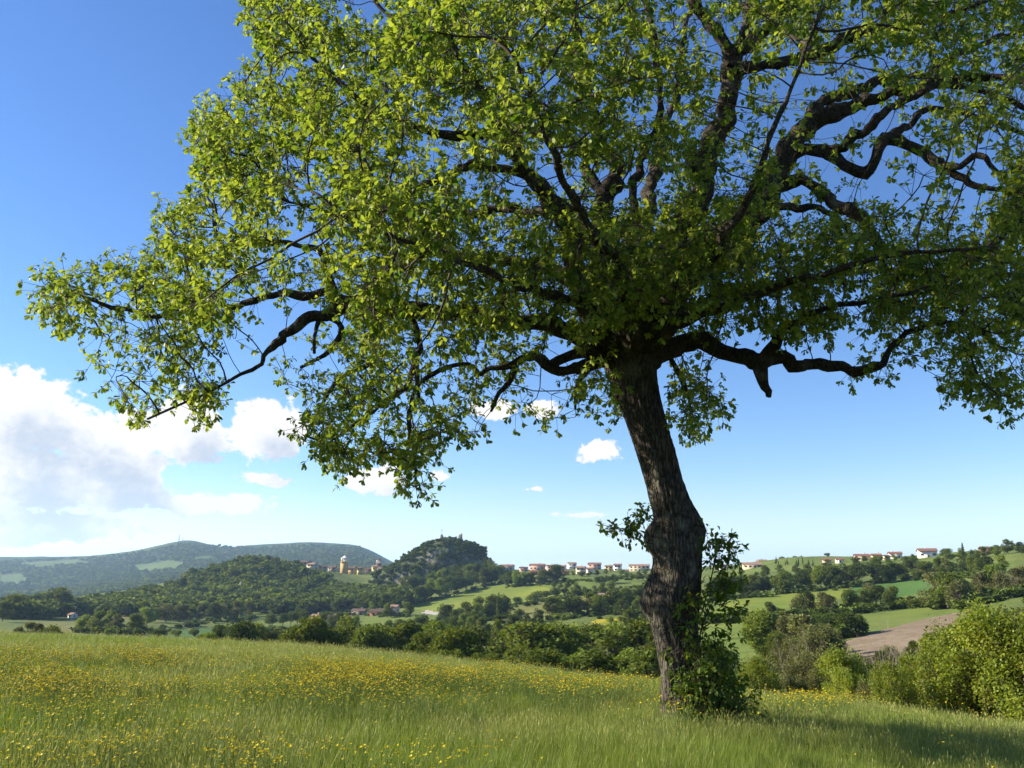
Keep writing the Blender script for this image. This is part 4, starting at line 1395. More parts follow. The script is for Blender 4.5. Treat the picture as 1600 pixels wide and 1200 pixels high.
# right-hand country
row_of(['round', 'dark'], [(1105, 936), (1160, 932), (1230, 926), (1290, 918), (1350, 912), (1400, 908), (1450, 902)], 26, (22, 34), 'in the long dense belt above the bright crop field', 'long belt above the bright crop field')
row_of(['round', 'loose'], [(1120, 915), (1180, 906), (1240, 900), (1300, 896)], 14, (12, 20), 'in the second belt behind the long one, under the green hilltop', 'second belt under the green hilltop')
row_of(['conifer', 'cypress'], [(1205, 882), (1240, 884), (1275, 884)], 9, (7, 12), 'in the plantation on the green hilltop slope', 'hilltop plantation conifers')
row_of(['bush', 'round'], [(1215, 869), (1250, 868), (1295, 868)], 9, (4, 7), 'on the skyline of the green hilltop', 'skyline trees of the green hilltop')
row_of(['bush'], [(1155, 970), (1200, 968), (1260, 964)], 8, (7, 12), 'in the hedge along the foot of the bright crop field', 'hedge at the foot of the bright crop field')
plant('round', hit(1205, 966, 45), 26 * px_len(hit(1205, 966, 45)), 'single round dark tree on the hedge at the foot of the bright crop field')
row_of(['pale', 'loose'], [(1245, 962), (1275, 960), (1300, 962)], 5, (28, 42), 'in the hedge under the bright crop field', 'feathery hedge trees')
row_of(['dark', 'round'], [(1315, 955), (1335, 952), (1365, 948), (1400, 950)], 6, (20, 32), 'in the hedge above the ploughed field', 'hedge above the ploughed field')
plant('pale', hit(1362, 944, 45), 34 * px_len(hit(1362, 944, 45)), 'pale spreading tree standing in the hedge over the young wheat')
row_of(['pale', 'round'], [(1450, 948), (1480, 950), (1515, 950)], 4, (40, 54), 'on the slope above the ploughed field', 'big rounded trees above the ploughed field', wide=1.15)
row_of(['round', 'dark'], [(1430, 905), (1470, 900), (1520, 902), (1570, 900)], 10, (20, 30), 'on the slope below the ridge houses', 'trees below the ridge houses')
row_of(['round', 'loose', 'pale'], [(1520, 935), (1560, 930), (1600, 925)], 8, (30, 44), 'on the steep slope under the brick house', 'trees of the steep right-hand slope')
row_of(['round', 'dark'], [(1470, 878), (1520, 874), (1570, 868), (1610, 868)], 11, (14, 22), 'on the skyline beside the brick ridge house', 'skyline trees by the brick house')
at_dist(['cypress'], [(1503, 520, 848)], 'dark pointed cypress on the ridge near the white villa', None)
at_dist(['tall'], [(1581, 470, 843)], 'tallest skyline tree near the brick ridge house', None)
row_of(['bush', 'round'], [(1330, 880), (1390, 878), (1430, 874)], 8, (6, 10), 'in the gardens around the ridge houses', 'garden trees around the ridge houses')
row_of(['dark', 'round'], [(1275, 1002), (1300, 995), (1325, 998), (1345, 990)], 8, (28, 42), 'in the dense clump at the near edge of the ploughed field', 'dense clump by the ploughed field')
row_of(['scrub', 'mid', 'pale'], [(1185, 1040), (1215, 1030), (1245, 1035), (1275, 1045), (1300, 1052), (1250, 1060), (1210, 1058)], 14, (52, 76), 'on the scrubby slope between trunk and ploughed field', 'brownish scrub on the slope')
row_of(['scrub', 'mid', 'pale'], [(1330, 1065), (1370, 1050), (1410, 1040), (1450, 1020), (1500, 1010)], 9, (24, 36), 'along the lower side of the ploughed field', 'scrub below the ploughed field')
at_dist(['dead'], [(1345, 52, 1002), (1356, 50, 988), (1228, 60, 1000), (1405, 70, 990)], 'standing among the brown scrub', 'bleached bare trees in the scrub')
at_dist(['mid', 'scrub'], [(1525, 62, 960), (1560, 58, 945), (1600, 55, 940), (1640, 52, 930), (1575, 48, 965), (1680, 50, 940)], 'behind the bright shrubs at the meadow edge', 'olive trees behind the bright shrubs')
ORD = ['first', 'second', 'third', 'fourth', 'fifth', 'sixth', 'seventh']
for q, (x, D, top) in enumerate([(1390, 27, 1050), (1428, 29, 1036), (1465, 28, 1024), (1502, 28, 1000), (1545, 27, 988), (1590, 26, 992), (1645, 25, 990)]):
    P = at_D(x, D, top)
    plant('near', P, (EYE[2] + D * slope_of_row(top) - P[2]) * 1.04, ORD[q] + ' bright leafy shrub along the meadow edge counting from the low bushes', 'bright shrubs at the meadow edge', .86)
for x, D, top, lab in [(1480, 33, 1006, 'bright leafy shrub filling the gap behind the second and third edge shrubs'), (1535, 32, 980, 'tallest bright leafy shrub, behind the fourth and fifth edge shrubs')]:
    P = at_D(x, D, top)
    plant('near', P, (EYE[2] + D * slope_of_row(top) - P[2]) * 1.04, lab, 'bright shrubs at the meadow edge', .86)
at_dist(['near', 'scrub'], [(1180, 36, 1040), (1215, 38, 1050), (1255, 36, 1044), (1290, 36, 1054), (1325, 33, 1056), (1355, 31, 1054), (1240, 42, 1024), (1310, 42, 1030), (1200, 48, 1022), (1275, 48, 1012), (1345, 45, 1026)], 'just beyond the meadow edge behind the tree shadow', 'low bushes beyond the meadow edge')
# left-hand country
row_of(['dark', 'round'], [(0, 972), (40, 962), (85, 955), (95, 968)], 10, (26, 40), 'in the copse on the slope beyond the brownish bushes', 'copse on the far left slope')
row_of(['round', 'dark', 'pale'], [(130, 985), (180, 988), (220, 990), (215, 978), (260, 972), (330, 970), (390, 964)], 24, (19, 31), 'along the foot of the wooded hill', 'trees at the foot of the wooded hill')
row_of(['bush'], [(235, 998), (276, 996), (312, 996)], 3, (9, 16), 'on the green field beyond the meadow', 'lone trees on the far green field')
row_of(['round', 'dark'], [(420, 985), (470, 975), (480, 985), (530, 985), (560, 980)], 12, (16, 26), 'around the farm buildings on the left slope', 'trees around the farm buildings')
row_of(['round', 'dark', 'pale'], [(540, 1005), (590, 1000), (640, 990), (670, 985)], 12, (18, 28), 'along the lower edge of the farm pasture', 'trees below the farm pasture')
row_of(['round', 'dark'], [(640, 962), (600, 965), (560, 955), (500, 958)], 9, (14, 22), 'standing behind the farm buildings', 'trees behind the farm buildings')
row_of(['round', 'dark'], [(512, 924), (560, 927), (615, 924)], 11, (9, 14), 'on the slope just below the old village tower', 'trees below the old village')
print('trees', n_tree)


# ---------------------------------------------------------------- woods that read as one mass
def low_tree(name, r_, mat, n=170):
    lob = [(r_.normal(0, .22), r_.normal(0, .22), .35 + .5 * r_.random(), .3, .3, .26) for _ in range(7)]
    P, d = crown_points(n, lob, r_, .6)
    dirs = d + r_.normal(0, .6, d.shape)
    dirs /= np.linalg.norm(dirs, axis=1)[:, None]
    hue = np.clip(.45 + r_.normal(0, .2, n), 0, 1)
    m = leaves_mesh(name, P, dirs, .2 * r_.uniform(.7, 1.4, n), hue, QUAD, r_)
    m.materials.append(mat)
    return m


def scatter(name, label, protos, P, scl, cat, rotx=None):
    """one stuff object: copies of the given meshes stood on points by geometry nodes"""
    n = len(P)
    me = bpy.data.meshes.new(name)
    me.vertices.add(n)
    me.vertices.foreach_set('co', np.asarray(P, np.float32).ravel())
    for nm, typ, dat in (('sc', 'FLOAT_VECTOR', scl), ('rot', 'FLOAT_VECTOR', np.column_stack([rotx if rotx is not None else np.zeros((n, 2)), rng.uniform(0, 6.28, n)])), ('pick', 'INT', rng.integers(0, len(protos), n))):
        a = me.attributes.new(nm, typ, 'POINT')
        a.data.foreach_set('vector' if typ == 'FLOAT_VECTOR' else 'value', np.asarray(dat, np.int32 if typ == 'INT' else np.float32).ravel())
    me.update()
    o = obj(name, me)
    tag(o, label, cat, kind='stuff')
    pc = bpy.data.collections.new(name + '_kinds')
    for k, m in enumerate(protos):
        pc.objects.link(bpy.data.objects.new('%s_kind_%02d' % (name, k), m))
    g = bpy.data.node_groups.new(name, 'GeometryNodeTree')
    g.interface.new_socket('Geometry', in_out='INPUT', socket_type='NodeSocketGeometry')
    g.interface.new_socket('Geometry', in_out='OUTPUT', socket_type='NodeSocketGeometry')
    gi, go = g.nodes.new('NodeGroupInput'), g.nodes.new('NodeGroupOutput')
    ci = g.nodes.new('GeometryNodeCollectionInfo')
    ci.inputs['Collection'].default_value = pc
    ci.inputs['Separate Children'].default_value = True
    ci.inputs['Reset Children'].default_value = True
    ip = g.nodes.new('GeometryNodeInstanceOnPoints')
    ip.inputs['Pick Instance'].default_value = True

    def named(nm, typ):
        nd = g.nodes.new('GeometryNodeInputNamedAttribute')
        nd.data_type = typ
        nd.inputs['Name'].default_value = nm
        return nd.outputs['Attribute']
    e2r = g.nodes.new('FunctionNodeEulerToRotation')
    g.links.new(named('rot', 'FLOAT_VECTOR'), e2r.inputs[0])
    g.links.new(gi.outputs[0], ip.inputs['Points'])
    g.links.new(ci.outputs[0], ip.inputs['Instance'])
    g.links.new(named('pick', 'INT'), ip.inputs['Instance Index'])
    g.links.new(e2r.outputs[0], ip.inputs['Rotation'])
    g.links.new(named('sc', 'FLOAT_VECTOR'), ip.inputs['Scale'])
    g.links.new(ip.outputs[0], go.inputs[0])
    md = o.modifiers.new('scatter', 'NODES')
    md.node_group = g
    return o


LOWT = [low_tree('low_tree', rt, M_DARK) for _ in range(3)] + [low_tree('low_tree', rt, M_TREE) for _ in range(2)]


def wood(name, label, polys, n, hmin, hmax, dmin, dmax):
    """fill pixel polygons of the land with trees"""
    xs, ys = [], []
    for p in polys:
        p = np.array(p, float)
        k = 0
        while k < n // len(polys):
            x = rng.uniform(p[:, 0].min(), p[:, 0].max(), 400)
            y = rng.uniform(p[:, 1].min(), p[:, 1].max(), 400)
            w = in_poly(x, y, [tuple(q) for q in p])
            xs += list(x[w]); ys += list(y[w]); k += int(w.sum())
    xs, ys = np.array(xs), np.array(ys)
    open_ = np.zeros(len(xs), bool)
    for k_, poly_, d0_, d1_ in FIELDS:
        if k_ == 10 and dmin > 1000:           # the far pastures stay open
            open_ |= in_poly(xs, ys, poly_)
    P = hits(xs[~open_], ys[~open_], dmin, dmax)
    h = rng.uniform(hmin, hmax, len(P))
    return scatter(name, label, LOWT, P - np.array([0, 0, .3]), np.column_stack([h * 1.15, h * 1.15, h]), 'wood')


HEDGES = [[(640, 1000), (700, 1003), (760, 1000), (800, 988), (860, 970), (920, 962), (1010, 958)], [(682, 970), (740, 972), (795, 964)], [(800, 950), (840, 942), (905, 930), (1000, 918)], [(790, 918), (880, 910), (1020, 902)], [(600, 955), (700, 933), (790, 908)],
          [(1105, 938), (1230, 928), (1350, 913), (1450, 903), (1560, 900)], [(1120, 917), (1240, 902), (1320, 896)], [(1100, 974), (1200, 969), (1300, 962), (1400, 950), (1440, 948)], [(1270, 1004), (1345, 992)], [(540, 1006), (640, 992), (690, 985)], [(120, 988), (220, 992), (330, 972), (400, 966)],
          [(410, 988), (480, 986), (560, 982)], [(500, 960), (640, 964)], [(940, 992), (1030, 992)], [(1500, 950), (1600, 930)], [(1440, 950), (1520, 951)], [(330, 1000), (400, 1004), (500, 1010)]]
hx, hy = [], []
for L_ in HEDGES:
    L_ = np.array(L_, float)
    l_ = np.r_[0, np.cumsum(np.linalg.norm(np.diff(L_, axis=0), axis=1))]
    t_ = rng.uniform(0, l_[-1], int(l_[-1] * .40))
    hx.append(np.interp(t_, l_, L_[:, 0])); hy.append(np.interp(t_, l_, L_[:, 1]) + rng.normal(0, 1.6, len(t_)))
P = hits(np.concatenate(hx), np.concatenate(hy), 60, 1000)
h = rng.uniform(1.0, 3.2, len(P))
scatter('hedge_undergrowth', 'scrubby undergrowth filling the hedgerows between the valley fields', LOWT, P - np.array([0, 0, .4]), np.column_stack([h * 1.5, h * 1.5, h]), 'hedge')
wood('hill_wood', 'dense dark wood covering the nearer hill left of the old village', [[(230, 945), (290, 905), (330, 885), (380, 868), (420, 870), (455, 884), (505, 905), (525, 925), (545, 950), (470, 965), (380, 958), (300, 968), (150, 962)],
     [(0, 955), (60, 945), (130, 950), (240, 930), (300, 940), (280, 965), (160, 960), (60, 968), (0, 968)], [(520, 926), (600, 930), (640, 932), (640, 950), (560, 950), (510, 945)]], 2400, 6, 10, 330, 1200)
wood('far_woods', 'distant bluish woods on the far hills beneath the antenna masts', [[(0, 935), (0, 878), (150, 872), (230, 862), (290, 850), (400, 858), (480, 852), (560, 856), (610, 886), (560, 898), (330, 890), (230, 920), (100, 940)]], 5200, 7, 12, 1300, 5000)

# ---------------------------------------------------------------- meadow grass and buttercups
M_GRASS = mat_leaf('meadow_grass', (.12, .185, .026), (.27, .315, .062), trans=.35, vary=.35, translucent=(1.2, 1.25, .6, 1))
M_DRY = mat_leaf('seeding_grass', (.15, .20, .038), (.33, .335, .10), trans=.3, vary=.3, translucent=(1.15, 1.15, .7, 1))
M_PETAL = mat_leaf('buttercup_petal', (.62, .46, .010), (.78, .62, .020), trans=.25, translucent=(1.1, 1.0, .4, 1))
M_STEM = mat_plain('flower_stem', (.09, .15, .03), (.12, .18, .04), 8.0)


def grass_tuft(name, nb, h0, h1, spread, mat, heads=0.0):
    V, Q, T, tint = [], [], [], []
    r_ = rt
    for k in range(nb):
        b = r_.normal(0, spread, 2)
        a = r_.uniform(0, 6.28)
        h = r_.uniform(h0, h1)
        bend = r_.uniform(.05, .5) * h
        w = r_.uniform(.0016, .0034)
        sd = np.array([-math.sin(a), math.cos(a), 0])
        dr = np.array([math.cos(a), math.sin(a), 0])
        i0 = len(V)
        tv = np.clip(r_.normal(.45, .22), 0, 1)
        for s, f in enumerate((0, .4, .75)):
            c = np.array([b[0], b[1], -.03 + h * f]) + dr * bend * f * f
            V += [c - sd * w * (1 - f * .5), c + sd * w * (1 - f * .5)]
        V.append(np.array([b[0], b[1], h * .97]) + dr * bend)
        Q += [(i0, i0 + 1, i0 + 3, i0 + 2), (i0 + 2, i0 + 3, i0 + 5, i0 + 4)]
        T.append((i0 + 4, i0 + 5, i0 + 6))
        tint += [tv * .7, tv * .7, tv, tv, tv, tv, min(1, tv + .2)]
        if r_.random() < heads:            # a seed head: a thin spindle on the tip
            t = V[-1]
            i0 = len(V)
            for f, ww in ((0, .002), (.35, .006), (.7, .005), (1, .001)):
                V += [t + np.array([0, 0, .05 * f]) + dr * .012 * f - sd * ww * .6, t + np.array([0, 0, .05 * f]) + dr * .012 * f + sd * ww * .6]
                tint += [1, 1]
            Q += [(i0 + q, i0 + q + 1, i0 + q + 3, i0 + q + 2) for q in (0, 2, 4)]
    m = mesh_np(name, np.array(V), [np.array(Q), np.array(T)], False, {'tint': tint})
    m.materials.append(mat)
    return m


def buttercup(name, nf):
    ac, PV, PF = Acc(), [], []
    n = 0
    for k in range(nf):
        b = rt.normal(0, .05, 2)
        h = rt.uniform(.36, .50)
        t = np.array([b[0] * 2.2, b[1] * 2.2, h])
        V, Fs = tube_np(np.array([[b[0], b[1], -.03], [b[0] * 1.4, b[1] * 1.4, h * .55], t]), np.array([.0022, .0018, .0014]), 3, 0, False)
        ac.add(V, Fs)
        nrm = np.array([rt.normal(0, .35), rt.normal(0, .35), 1.0])
        nrm /= np.linalg.norm(nrm)
        e1 = np.cross(nrm, [1, 0, .1]); e1 /= np.linalg.norm(e1)
        e2 = np.cross(nrm, e1)
        R_ = rt.uniform(.010, .015)
        for p in range(5):                 # five cupped petals
            a = p * 2 * math.pi / 5
            d, s = e1 * math.cos(a) + e2 * math.sin(a), -e1 * math.sin(a) + e2 * math.cos(a)
            PV += [t, t + d * R_ * .6 - s * R_ * .42 + nrm * R_ * .25, t + d * R_ * 1.1 + nrm * R_ * .5, t + d * R_ * .6 + s * R_ * .42 + nrm * R_ * .25]
            PF.append((n, n + 1, n + 2, n + 3))
            n += 4
    st = np.concatenate(ac.V)
    F4 = np.concatenate(ac.F4)
    m = mesh_np(name, np.concatenate([st, np.array(PV)]), np.concatenate([F4, np.array(PF) + len(st)]), False, {'tint': np.r_[np.zeros(len(st)), rt.random(len(PV))]})
    m.materials.append(M_STEM)
    m.materials.append(M_PETAL)
    mi = np.zeros(len(F4) + len(PF), np.int32)
    mi[len(F4):] = 1
    m.polygons.foreach_set('material_index', mi)
    return m


def meadow_points(n, dlo, dhi, power=1.0):
    """random points of the meadow by forward distance, in and round the field of view"""
    a = np.radians(rng.uniform(-46, 44, n))
    r = np.sqrt(rng.uniform(dlo ** 2, dhi ** 2, n))
    x, y = r * np.sin(a), r * np.cos(a)
    cd = np.interp(np.tan(np.clip(a, math.atan(_cu[0]), math.atan(_cu[-1]))), _cu, [c[2] for c in COLS])
    k = y < cd * 1.12
    return x[k], y[k]


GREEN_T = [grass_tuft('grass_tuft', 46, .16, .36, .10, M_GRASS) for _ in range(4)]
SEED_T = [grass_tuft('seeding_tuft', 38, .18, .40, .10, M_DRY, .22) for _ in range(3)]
GX_, GY_, GS_ = [], [], []
for dlo, dhi, per, sc_ in ((2.2, 9, 75, .95), (9, 16, 75, 1.0), (16, 28, 44, 1.15), (28, 62, 20, 1.45)):
    n = int(per * math.radians(90) / 2 * (dhi ** 2 - dlo ** 2))
    x, y = meadow_points(n, dlo, dhi)
    GX_.append(x); GY_.append(y); GS_.append(np.full(len(x), sc_))
gx, gy, gs = np.concatenate(GX_), np.concatenate(GY_), np.concatenate(GS_)
near_trunk = np.hypot(gx - OAK_BASE[0], gy - TD) < .45
gx, gy, gs = gx[~near_trunk], gy[~near_trunk], gs[~near_trunk]
gz = HT(gx, gy)
patch = fbm(gx / 6.0, gy / 9.0, 55, 4)
dryp = fbm(gx / 3.0 + 9, gy / 4.0, 65, 3)
hgt = gs ** .25 * np.clip(.92 + 1.1 * patch, .55, 1.4) * rng.uniform(.8, 1.2, len(gx))
sel = rng.random(len(gx)) < np.clip(.24 + 2.2 * dryp, .04, .7)
tilt = rng.normal(0, .12, (len(gx), 2)) + np.array([.02, .06])
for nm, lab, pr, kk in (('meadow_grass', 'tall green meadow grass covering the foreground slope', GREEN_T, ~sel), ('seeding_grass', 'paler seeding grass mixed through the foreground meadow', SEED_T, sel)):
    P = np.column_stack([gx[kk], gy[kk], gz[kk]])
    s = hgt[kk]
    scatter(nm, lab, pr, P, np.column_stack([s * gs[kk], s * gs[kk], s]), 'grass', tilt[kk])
print('tufts', len(gx))

# buttercups in drifts
x, y = meadow_points(620000, 5, 60)
z = HT(x, y)
fx, fy = project(np.column_stack([x, y, z + .35]))
w = np.zeros(len(x)) + .004
for (a, b, ra, rb, k) in [(470, 1062, 330, 20, .7), (200, 1068, 240, 26, .7), (640, 1066, 190, 15, .55), (330, 1054, 60, 10, .8), (100, 1045, 200, 26, .5), (120, 1120, 230, 30, .42), (60, 1170, 190, 40, .45), (250, 1150, 120, 22, .4), (380, 1192, 90, 16, .8), (900, 1074, 150, 9, .4), (1240, 1100, 110, 7, .35), (1010, 1112, 60, 10, .4), (700, 1190, 200, 18, .12), (620, 1085, 260, 20, .35)]:
    q = np.clip(1.3 - np.hypot((fx - a) / ra, (fy - b) / rb), 0, .8) / .8
    w = np.maximum(w, k * q)
w *= np.clip(.25 + 3.2 * fbm(x / 1.6, y / 2.4, 91, 3) + .35, 0, 1.2)
dist_f = np.hypot(x, y)
kk = rng.random(len(x)) < w * np.clip(1.1 - dist_f / 90, .3, 1.0) * .85
P = np.column_stack([x[kk], y[kk], z[kk]])
s = rng.uniform(.85, 1.2, kk.sum()) * np.interp(dist_f[kk], [8, 20, 45], [.9, 1.05, 1.25])
scatter('buttercups', 'yellow buttercups flowering in drifts through the meadow grass', [buttercup('buttercup', k) for k in (3, 4, 5, 6)], P, np.column_stack([s, s, s]), 'flowers')
print('buttercups', kk.sum())

# ---------------------------------------------------------------- rocky hill
M_ROCK, N = new_mat('cliff_rock')
g_ = N.n('ShaderNodeNewGeometry')
mp = N.n('ShaderNodeMapping')
N.put(mp.inputs[0], g_.outputs['Position'])
mp.inputs['Scale'].default_value = (1, 1, .35)
n1 = N.noise(mp.outputs[0], .16, 8, .65)
n2 = N.noise(g_.outputs['Position'], .05, 5, .6)
sx = N.n('ShaderNodeSeparateXYZ')
N.put(sx.inputs[0], g_.outputs['Normal'])
col = N.mix(N.ss(n1, .35, .65), (.09, .085, .07, 1), (.20, .185, .155, 1))
veg = N.mix(N.ss(n1, .4, .6), (.030, .048, .016, 1), (.060, .080, .024, 1))
fac = N.m('ADD', N.ss(sx.outputs[2], .45, .85), N.ss(n2, .48, .60), clamp=True)
finish(M_ROCK, N, principled(N, N.mix(fac, col, veg), .95, bump(N, n1, 1.5), .1))
SIL = [(585, 902), (600, 893), (620, 884), (640, 868), (655, 860), (670, 851), (683, 843), (692, 840), (705, 839), (716, 842), (726, 846), (738, 852), (750, 857), (758, 864), (763, 878), (768, 893), (780, 900)]
RD = 880.0
sxp = np.array([pt(a, b, RD) for a, b in SIL])
NXR, NYR = 150, 80
rx = np.linspace(sxp[0, 0], sxp[-1, 0], NXR)
top = np.interp(rx, sxp[:, 0], sxp[:, 2])
ry = np.linspace(-62, 62, NYR)
RXX, RYY = np.meshgrid(rx, ry + RD)
bas = HT(RXX, RYY) - 2
tt = (RYY - RD) / (30 + 26 * np.clip((top[None, :] - bas) / 35, .15, 1))
shape = np.clip(1 - np.abs(tt) ** 2.6, 0, 1) ** .8
crag = fbm(RXX / 14, RYY / 9, 31, 5)
RZ = bas + np.maximum(top[None, :] - bas, 0) * shape + crag * 6 * (shape > .02) * (1 - np.exp(-((RYY - RD) / 6) ** 2))
RYY2 = RYY + fbm(RXX / 9 + 7, RZ / 6, 37, 4) * 9 * (shape > .02) * (shape < .98)
i = np.arange(NYR - 1)[:, None] * NXR
j = np.arange(NXR - 1)[None, :]
RQ = np.stack([i + j, i + j + 1, i + NXR + j + 1, i + NXR + j], -1).reshape(-1, 4)
tag(obj('rocky_hill', mesh_np('rocky_hill', np.stack([RXX, RYY2, RZ], -1).reshape(-1, 3), RQ, True), M_ROCK), kind='structure')


def rock_top(px):
    x = pt(px, 850, RD)[0]
    return np.array([x, RD, float(np.interp(x, rx, RZ[NYR // 2]))])


m_ = rng.random(RZ.size) < .07
Pk = np.stack([RXX, RYY2, RZ], -1).reshape(-1, 3)[m_]
Pk = Pk[(shape.ravel()[m_] > .15) & (Pk[:, 1] < RD + 12)]
hh = rng.uniform(2.2, 5.5, len(Pk))
summit = np.clip((Pk[:, 2] - (sxp[:, 2].max() - 9)) / 6, 0, 1)
hh *= 1 - .6 * summit
scatter('rock_scrub', 'dark scrub clinging to the rocky hill', LOWT[:3], Pk - np.array([0, 0, .8]), np.column_stack([hh * 1.2, hh * 1.2, hh]), 'scrub')

# ---------------------------------------------------------------- houses
WALLC = {'cream': (.62, .52, .36), 'white': (.74, .70, .62), 'yellow': (.66, .48, .18), 'ochre': (.55, .36, .15), 'pink': (.60, .40, .31), 'stone': (.34, .29, .22), 'brick': (.30, .14, .09), 'orange': (.62, .28, .10), 'grey': (.42, .40, .37)}
M_WALL = {k: mat_plain('plaster_' + k, v, tuple(c * .86 for c in v), .7, .9) for k, v in WALLC.items()}
M_ROOF = {'red': mat_plain('red_roof_tiles', (.27, .135, .09), (.21, .11, .075), 1.3, .9), 'brown': mat_plain('brown_roof_tiles', (.17, .105, .075), (.12, .08, .06), 1.3, .9), 'pale': mat_plain('pale_roof_tiles', (.36, .22, .15), (.28, .17, .12), 1.3, .9)}
M_PANE = mat_plain('window_glass', (.035, .04, .05), (.05, .055, .06), 1.0, .25, 0, .5)
M_SHUT = mat_plain('wooden_shutter', (.10, .085, .05), (.07, .09, .05), 2.0, .8)
M_STONE = mat_plain('old_stone', (.30, .27, .22), (.20, .18, .15), 1.0, .95, .1)
M_METAL = mat_plain('grey_metal', (.30, .30, .31), (.22, .22, .23), 2.0, .5, 0, .5)
WIN = MB().box(-.5, .5, -.05, .10, 0, 1.35).mesh('window')
WIN.materials.append(M_PANE)
SHUT = MB().box(-.95, -.52, -.09, .04, -.03, 1.4).box(.52, .95, -.09, .04, -.03, 1.4).mesh('shutters')
SHUT.materials.append(M_SHUT)
DOOR = MB().box(-.6, .6, -.06, .10, 0, 2.15).mesh('door')
DOOR.materials.append(M_SHUT)
n_house = 0


def house(px, row, wpx, hpx, wall, roof, label, group=None, rot=0, depth=.75, name='house', flat=False, D=None, floors=2):
    """house whose front foot shows at (px,row); width and wall height given in photo pixels"""
    global n_house
    n_house += 1
    P = at_D(px, D, row) if D else hit(px, row, 45)
    s = px_len(P)
    w, h = wpx * s * .92, hpx * s * .92
    d = max(5.0, w * depth)
    o = empty(name, (P[0], P[1] + d * .5, P[2] - .3), R(rot))
    tag(o, label, 'house' if name in ('house', 'farmhouse') else name.replace('_', ' '), group)
    rise = 0.0 if flat else min(d * .20, 1.7)
    e = h
    b = MB().box(-w / 2, w / 2, -d / 2, d / 2, -4.0, e)
    if not flat:
        b.poly([(-w / 2, -d / 2, e), (-w / 2, 0, e + rise), (-w / 2, d / 2, e)])
        b.poly([(w / 2, -d / 2, e), (w / 2, d / 2, e), (w / 2, 0, e + rise)])
    obj('wall', b.mesh('wall'), M_WALL[wall], o)
    r = MB()
    ov, tk = .55, .28
    if flat:
        r.box(-w / 2 - .3, w / 2 + .3, -d / 2 - .3, d / 2 + .3, e + .01, e + .35)
    else:
        for sg in (-1, 1):
            y0, z0 = sg * (d / 2 + ov), e - ov * rise / (d / 2) + .03
            q = [(-w / 2 - ov, y0, z0), (w / 2 + ov, y0, z0), (w / 2 + ov, 0, e + rise + .03), (-w / 2 - ov, 0, e + rise + .03)]
            u = [(a, b_, c + tk) for a, b_, c in q]
            r.poly(u).poly(q[::-1])
            for k in range(4):
                m2 = (k + 1) % 4
                r.poly([q[k], q[m2], u[m2], u[k]])
    ro = obj('roof', r.mesh('roof'), M_ROOF[roof], o)
    if not flat and w > 6:
        cx0 = random.uniform(-.3, .3) * w
        c = MB().box(-.35, .35, -.35, .35, -1.2, 1.3)
        c.box(-.45, .45, -.45, .45, 1.3, 1.45)
        obj('chimney', c.mesh('chimney'), M_WALL[wall], ro, (cx0, d * .12, e + rise * .8))
    fl = max(1, min(floors, int(h / 2.4)))
    nw = max(1, int(w / 3.4))
    for f in range(fl):
        z = h / fl * f + h / fl * .32
        for k in range(nw):
            x_ = -w / 2 + w * (k + .5) / nw
            if f == 0 and k == nw // 2:
                obj('door', DOOR, None, o, (x_, -d / 2, .05))
                continue
            wn = obj('window', WIN, None, o, (x_, -d / 2, z))
            obj('shutters', SHUT, None, wn)
        for sd in (-1, 1):
            for k in range(max(1, int(d / 4.5))):
                nn = max(1, int(d / 4.5))
                wn = obj('window', WIN, None, o, (sd * w / 2, -d / 2 + d * (k + .5) / nn, z))
                wn.rotation_euler = (0, 0, R(90 * sd))
    return o


V_ = 'houses of the ridge village'
for a in [
    (792, 891, 23, 7, 'cream', 'red', 'long cream house with red roof at the rock end of the ridge village', -12),
    (818, 893, 13, 6, 'pink', 'brown', 'low pink house behind trees beside the long cream ridge house', 10),
    (840, 891, 25, 8, 'pink', 'red', 'wide red-roofed pink block in the ridge village', -8),
    (834, 899, 14, 6, 'orange', 'red', 'small orange house below the wide pink village block', 6),
    (860, 893, 13, 9, 'pink', 'red', 'narrow salmon house between the pink block and the tall village tree', 14),
    (878, 893, 13, 9, 'cream', 'pale', 'cream two-storey house with pale roof in the middle of the village', -14),
    (884, 899, 11, 7, 'orange', 'red', 'little orange house standing before the cream village house', 8),
    (894, 889, 14, 9, 'white', 'pale', 'white house on the skyline next to the tall dark village tree', 6),
    (908, 897, 15, 11, 'cream', 'pale', 'tall bright cream house at the front of the village', -16),
    (930, 890, 22, 9, 'pink', 'red', 'broad rose-coloured house with wide red roof in the village', -6),
    (922, 896, 10, 8, 'white', 'red', 'small white house with red roof in front of the rose-coloured one', -20),
    (952, 893, 12, 9, 'yellow', 'pale', 'square yellow house in the village between rose and white houses', -14),
    (966, 892, 12, 10, 'white', 'red', 'white and red gabled house toward the trunk end of the village', -18),
    (978, 898, 11, 7, 'white', 'pale', 'low white annexe below the long village hall', -10),
    (1001, 893, 34, 9, 'cream', 'pale', 'long pale hall with shallow roof at the trunk end of the village', -8),
    (1026, 893, 12, 8, 'yellow', 'red', 'yellow village house beside the oak trunk past the long hall', -8)]:
    house(*a[:6], a[6], V_, a[7])
O_ = 'houses of the old village below the rock'
